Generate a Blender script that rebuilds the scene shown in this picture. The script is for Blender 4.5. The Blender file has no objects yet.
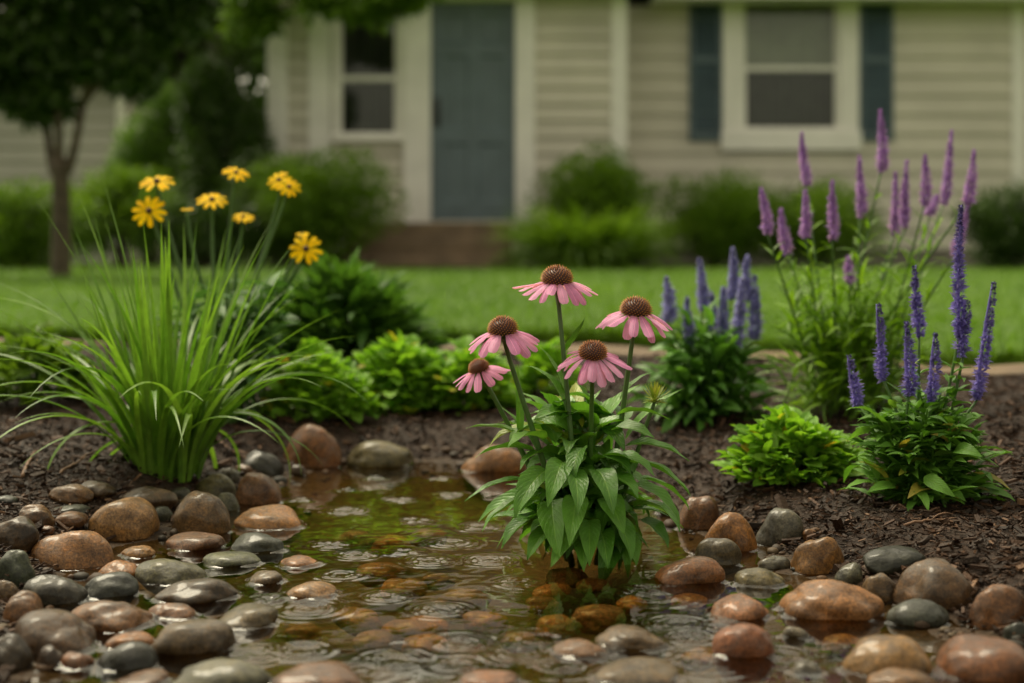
import bpy, math
import numpy as np
from math import radians as R, pi

# ------------------------------------------------------------------ camera, sky, sun, exposure
scene = bpy.context.scene
F_PX = 1422.0                 # focal length in pixels of a 1024 wide picture
CAM_H = 0.366                 # lens height above the water
HOR = 250.0                   # picture row of the horizon
cd = bpy.data.cameras.new('camera')
cam = bpy.data.objects.new('camera', cd)
scene.collection.objects.link(cam)
cam.location = (0, 0, CAM_H)
cam.rotation_euler = (R(90), 0, 0)
cd.sensor_width = 36.0
cd.lens = F_PX * 36.0 / 1024.0
cd.shift_y = -(341.5 - HOR) / 1024.0
cd.clip_start = 0.02
cd.clip_end = 3000
cd.dof.use_dof = True
cd.dof.focus_distance = 1.66
cd.dof.aperture_fstop = 3.3
scene.camera = cam

SUN_EL, SUN_AZ = 58.0, -35.0       # high, soft, from behind left of the garden (overcast rain)
w = bpy.data.worlds.new('World')
scene.world = w
w.use_nodes = True
nt = w.node_tree
nt.nodes.clear()
sky = nt.nodes.new('ShaderNodeTexSky')
sky.sky_type = 'NISHITA'
sky.sun_disc = False
sky.sun_elevation = R(SUN_EL)
sky.sun_rotation = R(SUN_AZ)
sky.dust_density = 4.0
hs = nt.nodes.new('ShaderNodeHueSaturation')
hs.inputs['Saturation'].default_value = 0.12
mx = nt.nodes.new('ShaderNodeMix'); mx.data_type = 'RGBA'; mx.blend_type = 'MULTIPLY'
mx.inputs['Factor'].default_value = 1.0
mx.inputs[7].default_value = (1.0, 0.92, 0.68, 1)
bg = nt.nodes.new('ShaderNodeBackground')
bg.inputs['Strength'].default_value = 0.13
wo = nt.nodes.new('ShaderNodeOutputWorld')
nt.links.new(sky.outputs[0], hs.inputs['Color'])
nt.links.new(hs.outputs[0], mx.inputs[6])
nt.links.new(mx.outputs[2], bg.inputs['Color'])
nt.links.new(bg.outputs[0], wo.inputs['Surface'])

sl = bpy.data.lights.new('sun', 'SUN')
sl.energy = 1.4
sl.angle = R(25)
sl.color = (1.0, 0.90, 0.68)
sun = bpy.data.objects.new('sun', sl)
scene.collection.objects.link(sun)
sun.rotation_euler = (R(90 - SUN_EL), 0, R(-SUN_AZ + 180))
sun.location = (-3, 5, 9)

vs = scene.view_settings
scene.display_settings.display_device = 'sRGB'
vs.view_transform = 'Standard'
vs.look = 'None'
vs.exposure = 1.0
vs.gamma = 1.0
scene.render.engine = 'CYCLES'
cy = scene.cycles
cy.use_denoising = True
try:
    cy.denoiser = 'OPENIMAGEDENOISE'
except Exception:
    pass
cy.max_bounces = 8
cy.diffuse_bounces = 3
cy.glossy_bounces = 3
cy.transmission_bounces = 4
cy.transparent_max_bounces = 8
cy.caustics_reflective = False
cy.sample_clamp_indirect = 6.0

# ------------------------------------------------------------------ helpers
def P(px, py, d):
    """Point that the photograph shows at (px, py), d metres in front of the lens."""
    return np.array([(px - 512) / F_PX * d, d, CAM_H - (py - HOR) / F_PX * d])

def S(px, d):
    return px / F_PX * d

def nrmz(v):
    v = np.asarray(v, float)
    return v / np.maximum(np.linalg.norm(v, axis=-1, keepdims=True), 1e-9)

class Geo:
    """Collects quads and triangles with uv and a per-leaf random value; build() links ONE mesh object."""
    def __init__(s):
        s.v, s.f, s.uv, s.r, s.n = [], [], [], [], 0
    def add(s, v, f, uv=None, r=None):
        v = np.asarray(v, float).reshape(-1, 3)
        f = np.asarray(f, int)
        s.v.append(v); s.f.append(f + s.n)
        s.uv.append(np.zeros((len(v), 2)) if uv is None else np.asarray(uv, float).reshape(-1, 2))
        s.r.append(np.zeros(len(v)) if r is None else np.broadcast_to(np.asarray(r, float), (len(v),)))
        s.n += len(v)
    def build(s, name, mat, parent=None, smooth=True):
        V = np.concatenate(s.v); UV = np.concatenate(s.uv); RN = np.concatenate(s.r)
        loops = np.concatenate([f.ravel() for f in s.f])
        tot = np.concatenate([np.full(len(f), f.shape[1]) for f in s.f])
        start = np.concatenate([[0], np.cumsum(tot)[:-1]])
        me = bpy.data.meshes.new(name)
        me.vertices.add(len(V)); me.vertices.foreach_set('co', V.astype(np.float32).ravel())
        me.loops.add(len(loops)); me.loops.foreach_set('vertex_index', loops.astype(np.int32))
        me.polygons.add(len(tot)); me.polygons.foreach_set('loop_start', start.astype(np.int32))
        me.polygons.foreach_set('loop_total', tot.astype(np.int32))
        me.polygons.foreach_set('use_smooth', np.full(len(tot), smooth))
        u = me.uv_layers.new(name='UVMap')
        u.data.foreach_set('uv', UV[loops].astype(np.float32).ravel())
        a = me.attributes.new('rnd', 'FLOAT', 'POINT')
        a.data.foreach_set('value', RN.astype(np.float32))
        me.update(calc_edges=True)
        me.validate()
        me.materials.append(mat)
        o = bpy.data.objects.new(name, me)
        scene.collection.objects.link(o)
        if parent is not None:
            o.parent = parent
        return o

def tag(o, label=None, cat=None, group=None, kind=None):
    if label: o['label'] = label
    if cat: o['category'] = cat
    if group: o['group'] = group
    if kind: o['kind'] = kind
    return o

def thing(name, loc, label, cat, group=None):
    o = bpy.data.objects.new(name, None)
    scene.collection.objects.link(o)
    o.empty_display_size = 0.1
    tag(o, label, cat, group)
    o.location = (0, 0, 0)
    o['base'] = [float(c) for c in loc]
    return o

def settle():
    """Move every Empty to its thing's base and keep its parts where they were built."""
    for o in scene.objects:
        if o.type == 'EMPTY' and 'base' in o:
            b = tuple(o['base'])
            for ch in o.children:
                ch.location = (-b[0], -b[1], -b[2])
            o.location = b
            del o['base']

BOXF = np.array([[0,1,3,2],[4,6,7,5],[0,4,5,1],[2,3,7,6],[0,2,6,4],[1,5,7,3]])
def box(g, x0, x1, y0, y1, z0, z1, r=0.0):
    v = [(x, y, z) for x in (x0, x1) for y in (y0, y1) for z in (z0, z1)]
    g.add(v, BOXF, r=r)

def bevel_box(x0, x1, y0, y1, z0, z1, b=0.008):
    """A box with chamfered edges as verts/faces of a Geo."""
    import bmesh
    bm = bmesh.new()
    vs_ = [bm.verts.new((x, y, z)) for x in (x0, x1) for y in (y0, y1) for z in (z0, z1)]
    for f in BOXF:
        bm.faces.new([vs_[i] for i in f])
    bmesh.ops.recalc_face_normals(bm, faces=bm.faces)
    bmesh.ops.bevel(bm, geom=list(bm.edges), offset=b, segments=2, affect='EDGES', profile=0.6)
    bm.verts.ensure_lookup_table()
    V = np.array([v.co[:] for v in bm.verts]); Fs = [[v.index for v in f.verts] for f in bm.faces]
    bm.free()
    return V, Fs

def add_bevel(g, *a, r=0.0, b=0.008):
    V, Fs = bevel_box(*a, b=b)
    n0 = g.n
    by = {}
    for f in Fs: by.setdefault(len(f), []).append(f)
    first = True
    for k, fl in by.items():
        if first:
            g.add(V, np.array(fl), r=r); first = False
        else:
            g.f.append(np.array(fl) + n0)

def tube(g, pts, rad, k=6, r=0.5, cap=True):
    pts = np.asarray(pts, float); n = len(pts)
    rad = np.broadcast_to(np.asarray(rad, float), (n,))
    t = nrmz(np.gradient(pts, axis=0))
    ref = np.array([1.0, 0.05, 0.0]) if abs(t[0, 0]) < 0.8 else np.array([0, 1.0, 0.05])
    a = nrmz(np.cross(t, ref)); b = np.cross(t, a)
    th = np.arange(k) / k * 2 * pi
    V = pts[:, None] + rad[:, None, None] * (np.cos(th)[None, :, None] * a[:, None] + np.sin(th)[None, :, None] * b[:, None])
    i, j = np.meshgrid(np.arange(n - 1), np.arange(k), indexing='ij')
    q = np.stack([i * k + j, i * k + (j + 1) % k, (i + 1) * k + (j + 1) % k, (i + 1) * k + j], -1).reshape(-1, 4)
    uv = np.stack(np.broadcast_arrays(np.linspace(0, 1, n)[:, None], (np.arange(k) / k)[None]), -1)
    n0 = g.n
    g.add(V, q, uv, r)
    if cap:
        g.f.append(np.array([list(range(k))[::-1]]) + n0)
        g.f.append(np.array([list(range((n - 1) * k, n * k))]) + n0)

def bez(p0, p1, p2, n=10, p3=None):
    t = np.linspace(0, 1, n)[:, None]
    p0, p1, p2 = map(lambda p: np.asarray(p, float), (p0, p1, p2))
    if p3 is None:
        return (1 - t) ** 2 * p0 + 2 * t * (1 - t) * p1 + t ** 2 * p2
    p3 = np.asarray(p3, float)
    return (1-t)**3*p0 + 3*t*(1-t)**2*p1 + 3*t*t*(1-t)*p2 + t**3*p3

PROF = {
    'lance': lambda u: np.clip(np.sin(pi * np.clip(u, 0, 1) ** 0.72) ** 0.85 * (1 - 0.25 * u), 0.03, 1),
    'oval': lambda u: np.clip(np.sin(pi * np.clip(u, 0, 1) ** 0.9) ** 0.6, 0.05, 1),
    'round': lambda u: np.clip(np.sqrt(np.clip(1 - (2 * u - 1.05) ** 2, 0, 1)), 0.06, 1),
    'blade': lambda u: np.clip(np.minimum(1.0, 0.55 + u * 2.2) * (1 - u ** 2.2), 0.02, 1),
    'petal': lambda u: np.clip(np.minimum(1, 0.35 + 1.5 * u) * np.where(u > 0.82, np.sqrt(np.clip(1 - ((u - 0.82) / 0.2) ** 2, 0, 1)), 1.0), 0.12, 1),
}

def leaves(g, base, dir, L, W, bend=0.5, nu=5, nv=2, prof='lance', fold=0.15, roll=0.0, wave=0.0, rng=None, r=None):
    """Curved, folded leaf blades; bend is the total turning angle (droop when positive)."""
    base = np.atleast_2d(np.asarray(base, float)); N = len(base)
    d = nrmz(np.broadcast_to(np.atleast_2d(dir), (N, 3)))
    bc = lambda x: np.broadcast_to(np.asarray(x, float), (N,))
    L, W, b, roll, fold, wave = map(bc, (L, W, bend, roll, fold, wave))
    b = np.where(np.abs(b) < 1e-3, 1e-3, b)
    up = np.tile(np.array([0, 0, 1.0]), (N, 1))
    side = np.cross(d, up)
    bad = np.linalg.norm(side, axis=1) < 0.05
    side[bad] = np.array([1.0, 0.2, 0])
    side = nrmz(side); nm = nrmz(np.cross(side, d))
    c, s = np.cos(roll)[:, None], np.sin(roll)[:, None]
    side, nm = side * c + nm * s, nm * c - side * s
    u = np.linspace(0, 1, nu + 1); v = np.linspace(-1, 1, nv + 1)
    th = b[:, None] * u
    cx = L[:, None] * np.sin(th) / b[:, None]; cz = -L[:, None] * (1 - np.cos(th)) / b[:, None]
    n2 = np.cos(th)[..., None] * nm[:, None] + np.sin(th)[..., None] * d[:, None]
    ctr = base[:, None] + d[:, None] * cx[..., None] + nm[:, None] * cz[..., None]
    wd = W[:, None] * 0.5 * PROF[prof](u)[None]
    rr = rng.random(N) if rng is not None else np.full(N, 0.5)
    if r is not None: rr = bc(r)
    wv = wave[:, None] * W[:, None] * np.sin(u[None] * 17 + rr[:, None] * 40)
    V = (ctr[:, :, None] + side[:, None, None] * (wd[:, :, None] * v)[..., None]
         + n2[:, :, None] * ((wd * fold[:, None] * 2)[:, :, None] * np.abs(v) + wv[:, :, None] * v * v)[..., None])
    a, e = nu + 1, nv + 1
    i, j = np.meshgrid(np.arange(nu), np.arange(nv), indexing='ij')
    q = np.stack([i * e + j, i * e + j + 1, (i + 1) * e + j + 1, (i + 1) * e + j], -1).reshape(-1, 4)
    q = (q[None] + (np.arange(N) * a * e)[:, None, None]).reshape(-1, 4)
    uv = np.stack(np.broadcast_arrays(u[None, :, None], (v * .5 + .5)[None, None], np.zeros((N, 1, 1))), -1)[..., :2]
    g.add(V, q, uv, np.repeat(rr, a * e))

def chord_leaf(p, q, bend):
    """Start direction and length of a leaf that runs from p to q with the given droop."""
    p, q = np.asarray(p, float), np.asarray(q, float)
    c = q - p; l = np.linalg.norm(c); c = c / l
    L = l * (bend / 2) / math.sin(bend / 2)
    side = np.cross(c, [0, 0, 1.0]); 
    if np.linalg.norm(side) < 1e-3: side = np.array([1.0, 0, 0])
    side /= np.linalg.norm(side); nm = np.cross(side, c)
    d = c * math.cos(bend / 2) + nm * math.sin(bend / 2)
    return d, L

# ------------------------------------------------------------------ materials
MATS = {}
def mat_base(name):
    m = bpy.data.materials.new(name); m.use_nodes = True
    t = m.node_tree; t.nodes.clear()
    out = t.nodes.new('ShaderNodeOutputMaterial')
    return m, t, out
def node(t, typ, **kw):
    n = t.nodes.new(typ)
    for k, v in kw.items():
        if k.startswith('i_'):
            n.inputs[k[2:].replace('_', ' ')].default_value = v
        else:
            setattr(n, k, v)
    return n
def ramp(t, fac, stops):
    n = t.nodes.new('ShaderNodeValToRGB')
    while len(n.color_ramp.elements) < len(stops): n.color_ramp.elements.new(0.5)
    for e, (p, c) in zip(n.color_ramp.elements, stops):
        e.position = p; e.color = (*c, 1)
    t.links.new(fac, n.inputs[0])
    return n.outputs[0]
def math_(t, op, a, b=None):
    n = t.nodes.new('ShaderNodeMath'); n.operation = op
    for i, x in enumerate((a, b)):
        if x is None: continue
        if isinstance(x, (int, float)): n.inputs[i].default_value = x
        else: t.links.new(x, n.inputs[i])
    return n.outputs[0]
def mixc(t, fac, a, b, mode='MIX'):
    n = t.nodes.new('ShaderNodeMix'); n.data_type = 'RGBA'; n.blend_type = mode
    for idx, x in ((0, fac), (6, a), (7, b)):
        if isinstance(x, (int, float)): n.inputs[idx].default_value = x
        elif isinstance(x, tuple): n.inputs[idx].default_value = (*x, 1)
        else: t.links.new(x, n.inputs[idx])
    return n.outputs[2]

def leaf_mat(name, c0, c1, rough=0.38, trans=0.3, vein=0.0, drops=0.0, spec=0.5, tip=None):
    m, t, out = mat_base(name)
    at = node(t, 'ShaderNodeAttribute', attribute_name='rnd')
    stops = [(0, c0), (1, c1)] if not vein or 'petal' in name else [(0, c0), (0.955, c1), (0.975, (c1[0] * 2.4, c1[1] * 1.05, c1[2])), (1, (c1[0] * 2.2, c1[1] * 0.7, c1[2]))]
    if name == 'tall_grass': stops = [(0, c0), (0.983, c1), (0.988, (0.26, 0.24, 0.07)), (1, (0.22, 0.16, 0.06))]
    col = ramp(t, at.outputs['Fac'], stops)
    geo = node(t, 'ShaderNodeNewGeometry')
    nz = node(t, 'ShaderNodeTexNoise', i_Scale=60.0)
    t.links.new(geo.outputs['Position'], nz.inputs['Vector'])
    col = mixc(t, 0.30, col, ramp(t, nz.outputs[0], [(0.3, (0.35, 0.35, 0.35)), (0.7, (1.5, 1.5, 1.4))]), 'MULTIPLY')
    uv = node(t, 'ShaderNodeUVMap', uv_map='UVMap')
    sx = node(t, 'ShaderNodeSeparateXYZ'); t.links.new(uv.outputs[0], sx.inputs[0])
    if tip:
        col = mixc(t, math_(t, 'POWER', sx.outputs[0], 3.0), col, tip)
    p = node(t, 'ShaderNodeBsdfPrincipled', i_Roughness=rough)
    p.inputs['Specular IOR Level'].default_value = spec
    h = None
    if vein:
        av = math_(t, 'ABSOLUTE', math_(t, 'SUBTRACT', sx.outputs[1], 0.5))
        mid = math_(t, 'SUBTRACT', 1.0, math_(t, 'MINIMUM', math_(t, 'MULTIPLY', av, 22.0), 1.0))
        ph = math_(t, 'SUBTRACT', math_(t, 'MULTIPLY', sx.outputs[0], 9.0), math_(t, 'MULTIPLY', av, 6.0))
        sv = math_(t, 'POWER', math_(t, 'ABSOLUTE', math_(t, 'SINE', math_(t, 'MULTIPLY', ph, pi))), 0.4)
        col = mixc(t, math_(t, 'MULTIPLY', mid, 0.45), col, (c1[0] * 1.9 + .03, c1[1] * 1.5 + .03, c1[2] * 1.7 + .02))
        col = mixc(t, math_(t, 'MULTIPLY', math_(t, 'SUBTRACT', 1.0, sv), 0.30), col, (c1[0] * 1.3, c1[1] * 1.25, c1[2] * 1.2))
        h = math_(t, 'SUBTRACT', math_(t, 'MULTIPLY', sv, vein), math_(t, 'MULTIPLY', mid, vein))
    if drops:
        vo = node(t, 'ShaderNodeTexVoronoi', i_Scale=330.0)
        t.links.new(geo.outputs['Position'], vo.inputs['Vector'])
        dd = math_(t, 'MAXIMUM', math_(t, 'SUBTRACT', 0.30, vo.outputs['Distance']), 0.0)
        dd = math_(t, 'MULTIPLY', dd, drops)
        h = dd if h is None else math_(t, 'ADD', h, dd)
    if h is not None:
        bp = node(t, 'ShaderNodeBump', i_Strength=0.6, i_Distance=0.0016)
        t.links.new(h, bp.inputs['Height']); t.links.new(bp.outputs[0], p.inputs['Normal'])
    t.links.new(col, p.inputs['Base Color'])
    if trans:
        tr = node(t, 'ShaderNodeBsdfTranslucent')
        tc = mixc(t, 1.0, col, (1.5, 1.5, 0.8), 'MULTIPLY')
        t.links.new(tc, tr.inputs['Color'])
        ms = node(t, 'ShaderNodeMixShader'); ms.inputs[0].default_value = trans
        t.links.new(p.outputs[0], ms.inputs[1]); t.links.new(tr.outputs[0], ms.inputs[2])
        t.links.new(ms.outputs[0], out.inputs[0])
    else:
        t.links.new(p.outputs[0], out.inputs[0])
    MATS[name] = m
    return m

def plain(name, c, rough=0.6, var=0.25, scale=8.0, bump=0.0, bscale=40.0, spec=0.5, coat=0.0):
    m, t, out = mat_base(name)
    geo = node(t, 'ShaderNodeNewGeometry')
    nz = node(t, 'ShaderNodeTexNoise', i_Scale=scale); nz.inputs['Detail'].default_value = 5
    t.links.new(geo.outputs['Position'], nz.inputs['Vector'])
    k0, k1 = 1 - var, 1 + var
    col = ramp(t, nz.outputs[0], [(0.3, tuple(x * k0 for x in c)), (0.7, tuple(min(1, x * k1) for x in c))])
    p = node(t, 'ShaderNodeBsdfPrincipled', i_Roughness=rough)
    p.inputs['Specular IOR Level'].default_value = spec
    p.inputs['Coat Weight'].default_value = coat
    t.links.new(col, p.inputs['Base Color'])
    if bump:
        n2 = node(t, 'ShaderNodeTexNoise', i_Scale=bscale); n2.inputs['Detail'].default_value = 8
        t.links.new(geo.outputs['Position'], n2.inputs['Vector'])
        bp = node(t, 'ShaderNodeBump', i_Strength=1.0, i_Distance=bump)
        t.links.new(n2.outputs[0], bp.inputs['Height']); t.links.new(bp.outputs[0], p.inputs['Normal'])
    t.links.new(p.outputs[0], out.inputs[0])
    MATS[name] = m
    return m

# foliage
M_CONE_LEAF = leaf_mat('coneflower_leaf', (0.052, 0.165, 0.014), (0.135, 0.32, 0.034), 0.38, 0.25, vein=0.35, drops=2.5, spec=0.42)
M_STEM = leaf_mat('green_stem', (0.05, 0.12, 0.02), (0.08, 0.17, 0.03), 0.45, 0.1)
M_PETAL = leaf_mat('pink_petal', (0.60, 0.21, 0.44), (0.78, 0.36, 0.60), 0.5, 0.3, spec=0.25, vein=0.5)
M_GRASS = leaf_mat('tall_grass', (0.075, 0.18, 0.016), (0.17, 0.31, 0.036), 0.42, 0.38, drops=1.2)
M_LAWN = leaf_mat('lawn_blade', (0.075, 0.17, 0.004), (0.14, 0.27, 0.006), 0.5, 0.3)
M_LIME = leaf_mat('lime_leaf', (0.11, 0.26, 0.016), (0.22, 0.42, 0.034), 0.52, 0.38, spec=0.35, vein=0.4, drops=1.0)
M_VER_LEAF = leaf_mat('veronica_leaf', (0.065, 0.18, 0.018), (0.14, 0.31, 0.038), 0.45, 0.28, vein=0.5, drops=1.5, spec=0.38)
M_SAL_LEAF = leaf_mat('salvia_leaf', (0.06, 0.17, 0.02), (0.12, 0.28, 0.04), 0.5, 0.3)
M_LIA_LEAF = leaf_mat('blazing_star_leaf', (0.10, 0.22, 0.012), (0.20, 0.36, 0.025), 0.5, 0.38)
M_SUS_LEAF = leaf_mat('susan_leaf', (0.05, 0.14, 0.03), (0.11, 0.24, 0.05), 0.5, 0.3, spec=0.3)
M_DARK_LEAF = leaf_mat('dark_leaf', (0.026, 0.060, 0.006), (0.06, 0.115, 0.012), 0.5, 0.2)
M_MID_LEAF = leaf_mat('mid_leaf', (0.075, 0.150, 0.010), (0.15, 0.26, 0.020), 0.6, 0.35, spec=0.25)
M_PALE_LEAF = leaf_mat('pale_leaf', (0.07, 0.15, 0.02), (0.14, 0.25, 0.04), 0.5, 0.3)
M_YEL = leaf_mat('yellow_petal', (0.88, 0.51, 0.003), (0.92, 0.60, 0.005), 0.7, 0.25, spec=0.1)
M_LILAC = leaf_mat('lilac_floret', (0.55, 0.35, 0.82), (0.32, 0.16, 0.55), 0.6, 0.3, spec=0.25)
M_VIOLET = leaf_mat('violet_floret', (0.27, 0.22, 0.72), (0.06, 0.05, 0.17), 0.6, 0.3, spec=0.25)
M_BLUE = leaf_mat('blue_floret', (0.40, 0.39, 0.84), (0.24, 0.24, 0.56), 0.6, 0.3, spec=0.25)
M_PSTEM = plain('purple_stem', (0.09, 0.05, 0.05), 0.5, 0.3, 60)
M_BARK = plain('tree_bark', (0.075, 0.055, 0.035), 0.8, 0.4, 12, 0.02, 30)
M_EYE = plain('dark_flower_eye', (0.05, 0.02, 0.008), 0.7, 0.4, 300)

def cone_mat():
    m, t, out = mat_base('orange_cone')
    uv = node(t, 'ShaderNodeUVMap', uv_map='UVMap')
    sx = node(t, 'ShaderNodeSeparateXYZ'); t.links.new(uv.outputs[0], sx.inputs[0])
    at = node(t, 'ShaderNodeAttribute', attribute_name='rnd')
    tipc = ramp(t, at.outputs['Fac'], [(0, (0.46, 0.10, 0.006)), (0.6, (0.74, 0.25, 0.012)), (1, (0.80, 0.40, 0.02))])
    col = mixc(t, math_(t, 'POWER', sx.outputs[0], 1.3), (0.045, 0.010, 0.006), tipc)
    p = node(t, 'ShaderNodeBsdfPrincipled', i_Roughness=0.5)
    t.links.new(col, p.inputs['Base Color']); t.links.new(p.outputs[0], out.inputs[0])
    return m
M_CONE = cone_mat()

def stone_mat():
    m, t, out = mat_base('wet_river_stone')
    oi = node(t, 'ShaderNodeObjectInfo')
    tc = node(t, 'ShaderNodeTexCoord')
    off = node(t, 'ShaderNodeVectorMath', operation='ADD')
    sc_ = node(t, 'ShaderNodeVectorMath', operation='SCALE'); sc_.inputs['Scale'].default_value = 37.0
    cmb = node(t, 'ShaderNodeCombineXYZ')
    for k in range(3): t.links.new(oi.outputs['Random'], cmb.inputs[k])
    t.links.new(cmb.outputs[0], sc_.inputs[0])
    t.links.new(tc.outputs['Object'], off.inputs[0]); t.links.new(sc_.outputs[0], off.inputs[1])
    def noise(s, det=6, ro=0.6):
        n = node(t, 'ShaderNodeTexNoise', i_Scale=s); n.inputs['Detail'].default_value = det; n.inputs['Roughness'].default_value = ro
        t.links.new(off.outputs[0], n.inputs['Vector']); return n.outputs[0]
    big, mid, fine = noise(22, 4), noise(75, 8, 0.7), noise(330, 5, 0.85)
    col = mixc(t, 1.0, oi.outputs['Color'], ramp(t, big, [(0.28, (0.45, 0.42, 0.42)), (0.5, (1, 1, 1)), (0.75, (1.45, 1.32, 1.15))]), 'MULTIPLY')
    col = mixc(t, 0.9, col, ramp(t, mid, [(0.32, (0.40, 0.36, 0.33)), (0.5, (1, 1, 1)), (0.72, (1.6, 1.5, 1.35))]), 'MULTIPLY')
    col = mixc(t, 0.9, col, ramp(t, fine, [(0.36, (0.28, 0.27, 0.26)), (0.5, (1, 1, 1)), (0.64, (1.9, 1.85, 1.75))]), 'MULTIPLY')
    p = node(t, 'ShaderNodeBsdfPrincipled')
    t.links.new(ramp(t, mid, [(0.3, (0.34,)*3), (0.7, (0.62,)*3)]), p.inputs['Roughness'])
    p.inputs['Specular IOR Level'].default_value = 0.26
    p.inputs['Coat Weight'].default_value = 0.26
    p.inputs['Coat Roughness'].default_value = 0.08
    t.links.new(col, p.inputs['Base Color'])
    h = math_(t, 'ADD', math_(t, 'MULTIPLY', mid, 1.0), math_(t, 'MULTIPLY', fine, 0.25))
    bp = node(t, 'ShaderNodeBump', i_Strength=0.7, i_Distance=0.003)
    t.links.new(h, bp.inputs['Height']); t.links.new(bp.outputs[0], p.inputs['Normal'])
    t.links.new(p.outputs[0], out.inputs[0])
    return m
M_STONE = stone_mat()

def ground_mat():
    m, t, out = mat_base('wet_mulch_soil')
    geo = node(t, 'ShaderNodeNewGeometry')
    def noise(s, det=8, ro=0.65):
        n = node(t, 'ShaderNodeTexNoise', i_Scale=s); n.inputs['Detail'].default_value = det; n.inputs['Roughness'].default_value = ro
        t.links.new(geo.outputs['Position'], n.inputs['Vector']); return n.outputs[0]
    a, b = noise(9), noise(120)
    col = ramp(t, a, [(0.3, (0.020, 0.011, 0.007)), (0.7, (0.055, 0.032, 0.020))])
    sz = node(t, 'ShaderNodeSeparateXYZ'); t.links.new(geo.outputs['Position'], sz.inputs[0])
    bed = node(t, 'ShaderNodeMapRange'); bed.inputs['From Min'].default_value = 0.004; bed.inputs['From Max'].default_value = -0.012
    t.links.new(sz.outputs[2], bed.inputs['Value'])
    silt = ramp(t, noise(14), [(0.3, (0.10, 0.065, 0.028)), (0.7, (0.20, 0.135, 0.065))])     # pale silt on the pond floor
    col = mixc(t, bed.outputs[0], col, silt)
    col = mixc(t, 0.8, col, ramp(t, b, [(0.3, (0.4, 0.4, 0.4)), (0.7, (1.6, 1.5, 1.4))]), 'MULTIPLY')
    p = node(t, 'ShaderNodeBsdfPrincipled', i_Roughness=0.65)
    p.inputs['Specular IOR Level'].default_value = 0.25
    t.links.new(col, p.inputs['Base Color'])
    bp = node(t, 'ShaderNodeBump', i_Strength=1.0, i_Distance=0.012)
    t.links.new(b, bp.inputs['Height']); t.links.new(bp.outputs[0], p.inputs['Normal'])
    t.links.new(p.outputs[0], out.inputs[0])
    return m
M_SOIL = ground_mat()

def chip_mat():
    m, t, out = mat_base('bark_chip')
    at = node(t, 'ShaderNodeAttribute', attribute_name='rnd')
    col = ramp(t, at.outputs['Fac'], [(0, (0.012, 0.006, 0.003)), (0.65, (0.036, 0.017, 0.008)), (0.95, (0.075, 0.036, 0.018)), (1, (0.18, 0.10, 0.055))])
    p = node(t, 'ShaderNodeBsdfPrincipled', i_Roughness=0.62)
    p.inputs['Specular IOR Level'].default_value = 0.22
    geo = node(t, 'ShaderNodeNewGeometry')
    n2 = node(t, 'ShaderNodeTexNoise', i_Scale=400.0)
    t.links.new(geo.outputs['Position'], n2.inputs['Vector'])
    bp = node(t, 'ShaderNodeBump', i_Strength=0.8, i_Distance=0.002)
    t.links.new(n2.outputs[0], bp.inputs['Height']); t.links.new(bp.outputs[0], p.inputs['Normal'])
    t.links.new(col, p.inputs['Base Color']); t.links.new(p.outputs[0], out.inputs[0])
    return m
M_CHIP = chip_mat()

def schlick(t, f0):
    lw = node(t, 'ShaderNodeLayerWeight', i_Blend=0.5)
    return math_(t, 'ADD', math_(t, 'MULTIPLY', math_(t, 'POWER', lw.outputs['Facing'], 5.0), 1.0 - f0), f0)

def water_mat():
    m, t, out = mat_base('pond_water')
    fr = schlick(t, 0.021)
    gl = node(t, 'ShaderNodeBsdfGlossy', i_Roughness=0.02)
    gl.inputs['Color'].default_value = (1, 1, 1, 1)
    tr = node(t, 'ShaderNodeBsdfTransparent')
    tr.inputs['Color'].default_value = (0.60, 0.51, 0.31, 1)
    ms = node(t, 'ShaderNodeMixShader')
    t.links.new(fr, ms.inputs[0]); t.links.new(tr.outputs[0], ms.inputs[1]); t.links.new(gl.outputs[0], ms.inputs[2])
    t.links.new(ms.outputs[0], out.inputs[0])
    return m
M_WATER = water_mat()

def glass_mat():
    m, t, out = mat_base('window_glass')
    fr = schlick(t, 0.035)
    gl = node(t, 'ShaderNodeBsdfGlossy', i_Roughness=0.03)
    tr = node(t, 'ShaderNodeBsdfTransparent'); tr.inputs['Color'].default_value = (0.75, 0.78, 0.76, 1)
    ms = node(t, 'ShaderNodeMixShader')
    t.links.new(fr, ms.inputs[0]); t.links.new(tr.outputs[0], ms.inputs[1]); t.links.new(gl.outputs[0], ms.inputs[2])
    t.links.new(ms.outputs[0], out.inputs[0])
    return m
M_GLASS = glass_mat()

M_SIDING = plain('cream_siding', (0.62, 0.58, 0.50), 0.55, 0.10, 1.5)
M_TRIM = plain('white_trim', (0.86, 0.83, 0.80), 0.5, 0.08, 3)
M_DOOR = plain('slate_blue_door', (0.12, 0.165, 0.195), 0.45, 0.12, 4)
M_SHUT = plain('slate_blue_shutter', (0.075, 0.115, 0.145), 0.5, 0.12, 4)
M_STEP = plain('brown_step', (0.17, 0.115, 0.072), 0.6, 0.35, 5, 0.01, 20)
M_PATH = plain('tan_path', (0.13, 0.085, 0.045), 0.8, 0.35, 4, 0.02, 30)
M_ROOF = plain('grey_shingle', (0.07, 0.065, 0.06), 0.85, 0.3, 6, 0.02, 20)
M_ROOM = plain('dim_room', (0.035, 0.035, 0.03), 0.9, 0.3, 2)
M_BLIND = plain('window_blind', (0.80, 0.78, 0.66), 0.6, 0.1, 5)
M_CURT = plain('grey_curtain', (0.10, 0.10, 0.085), 0.9, 0.2, 5)
M_METAL = plain('dark_metal', (0.02, 0.02, 0.02), 0.35, 0.2, 20)
M_NEIGH = plain('grey_siding', (0.42, 0.40, 0.37), 0.6, 0.1, 1.0)
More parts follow.
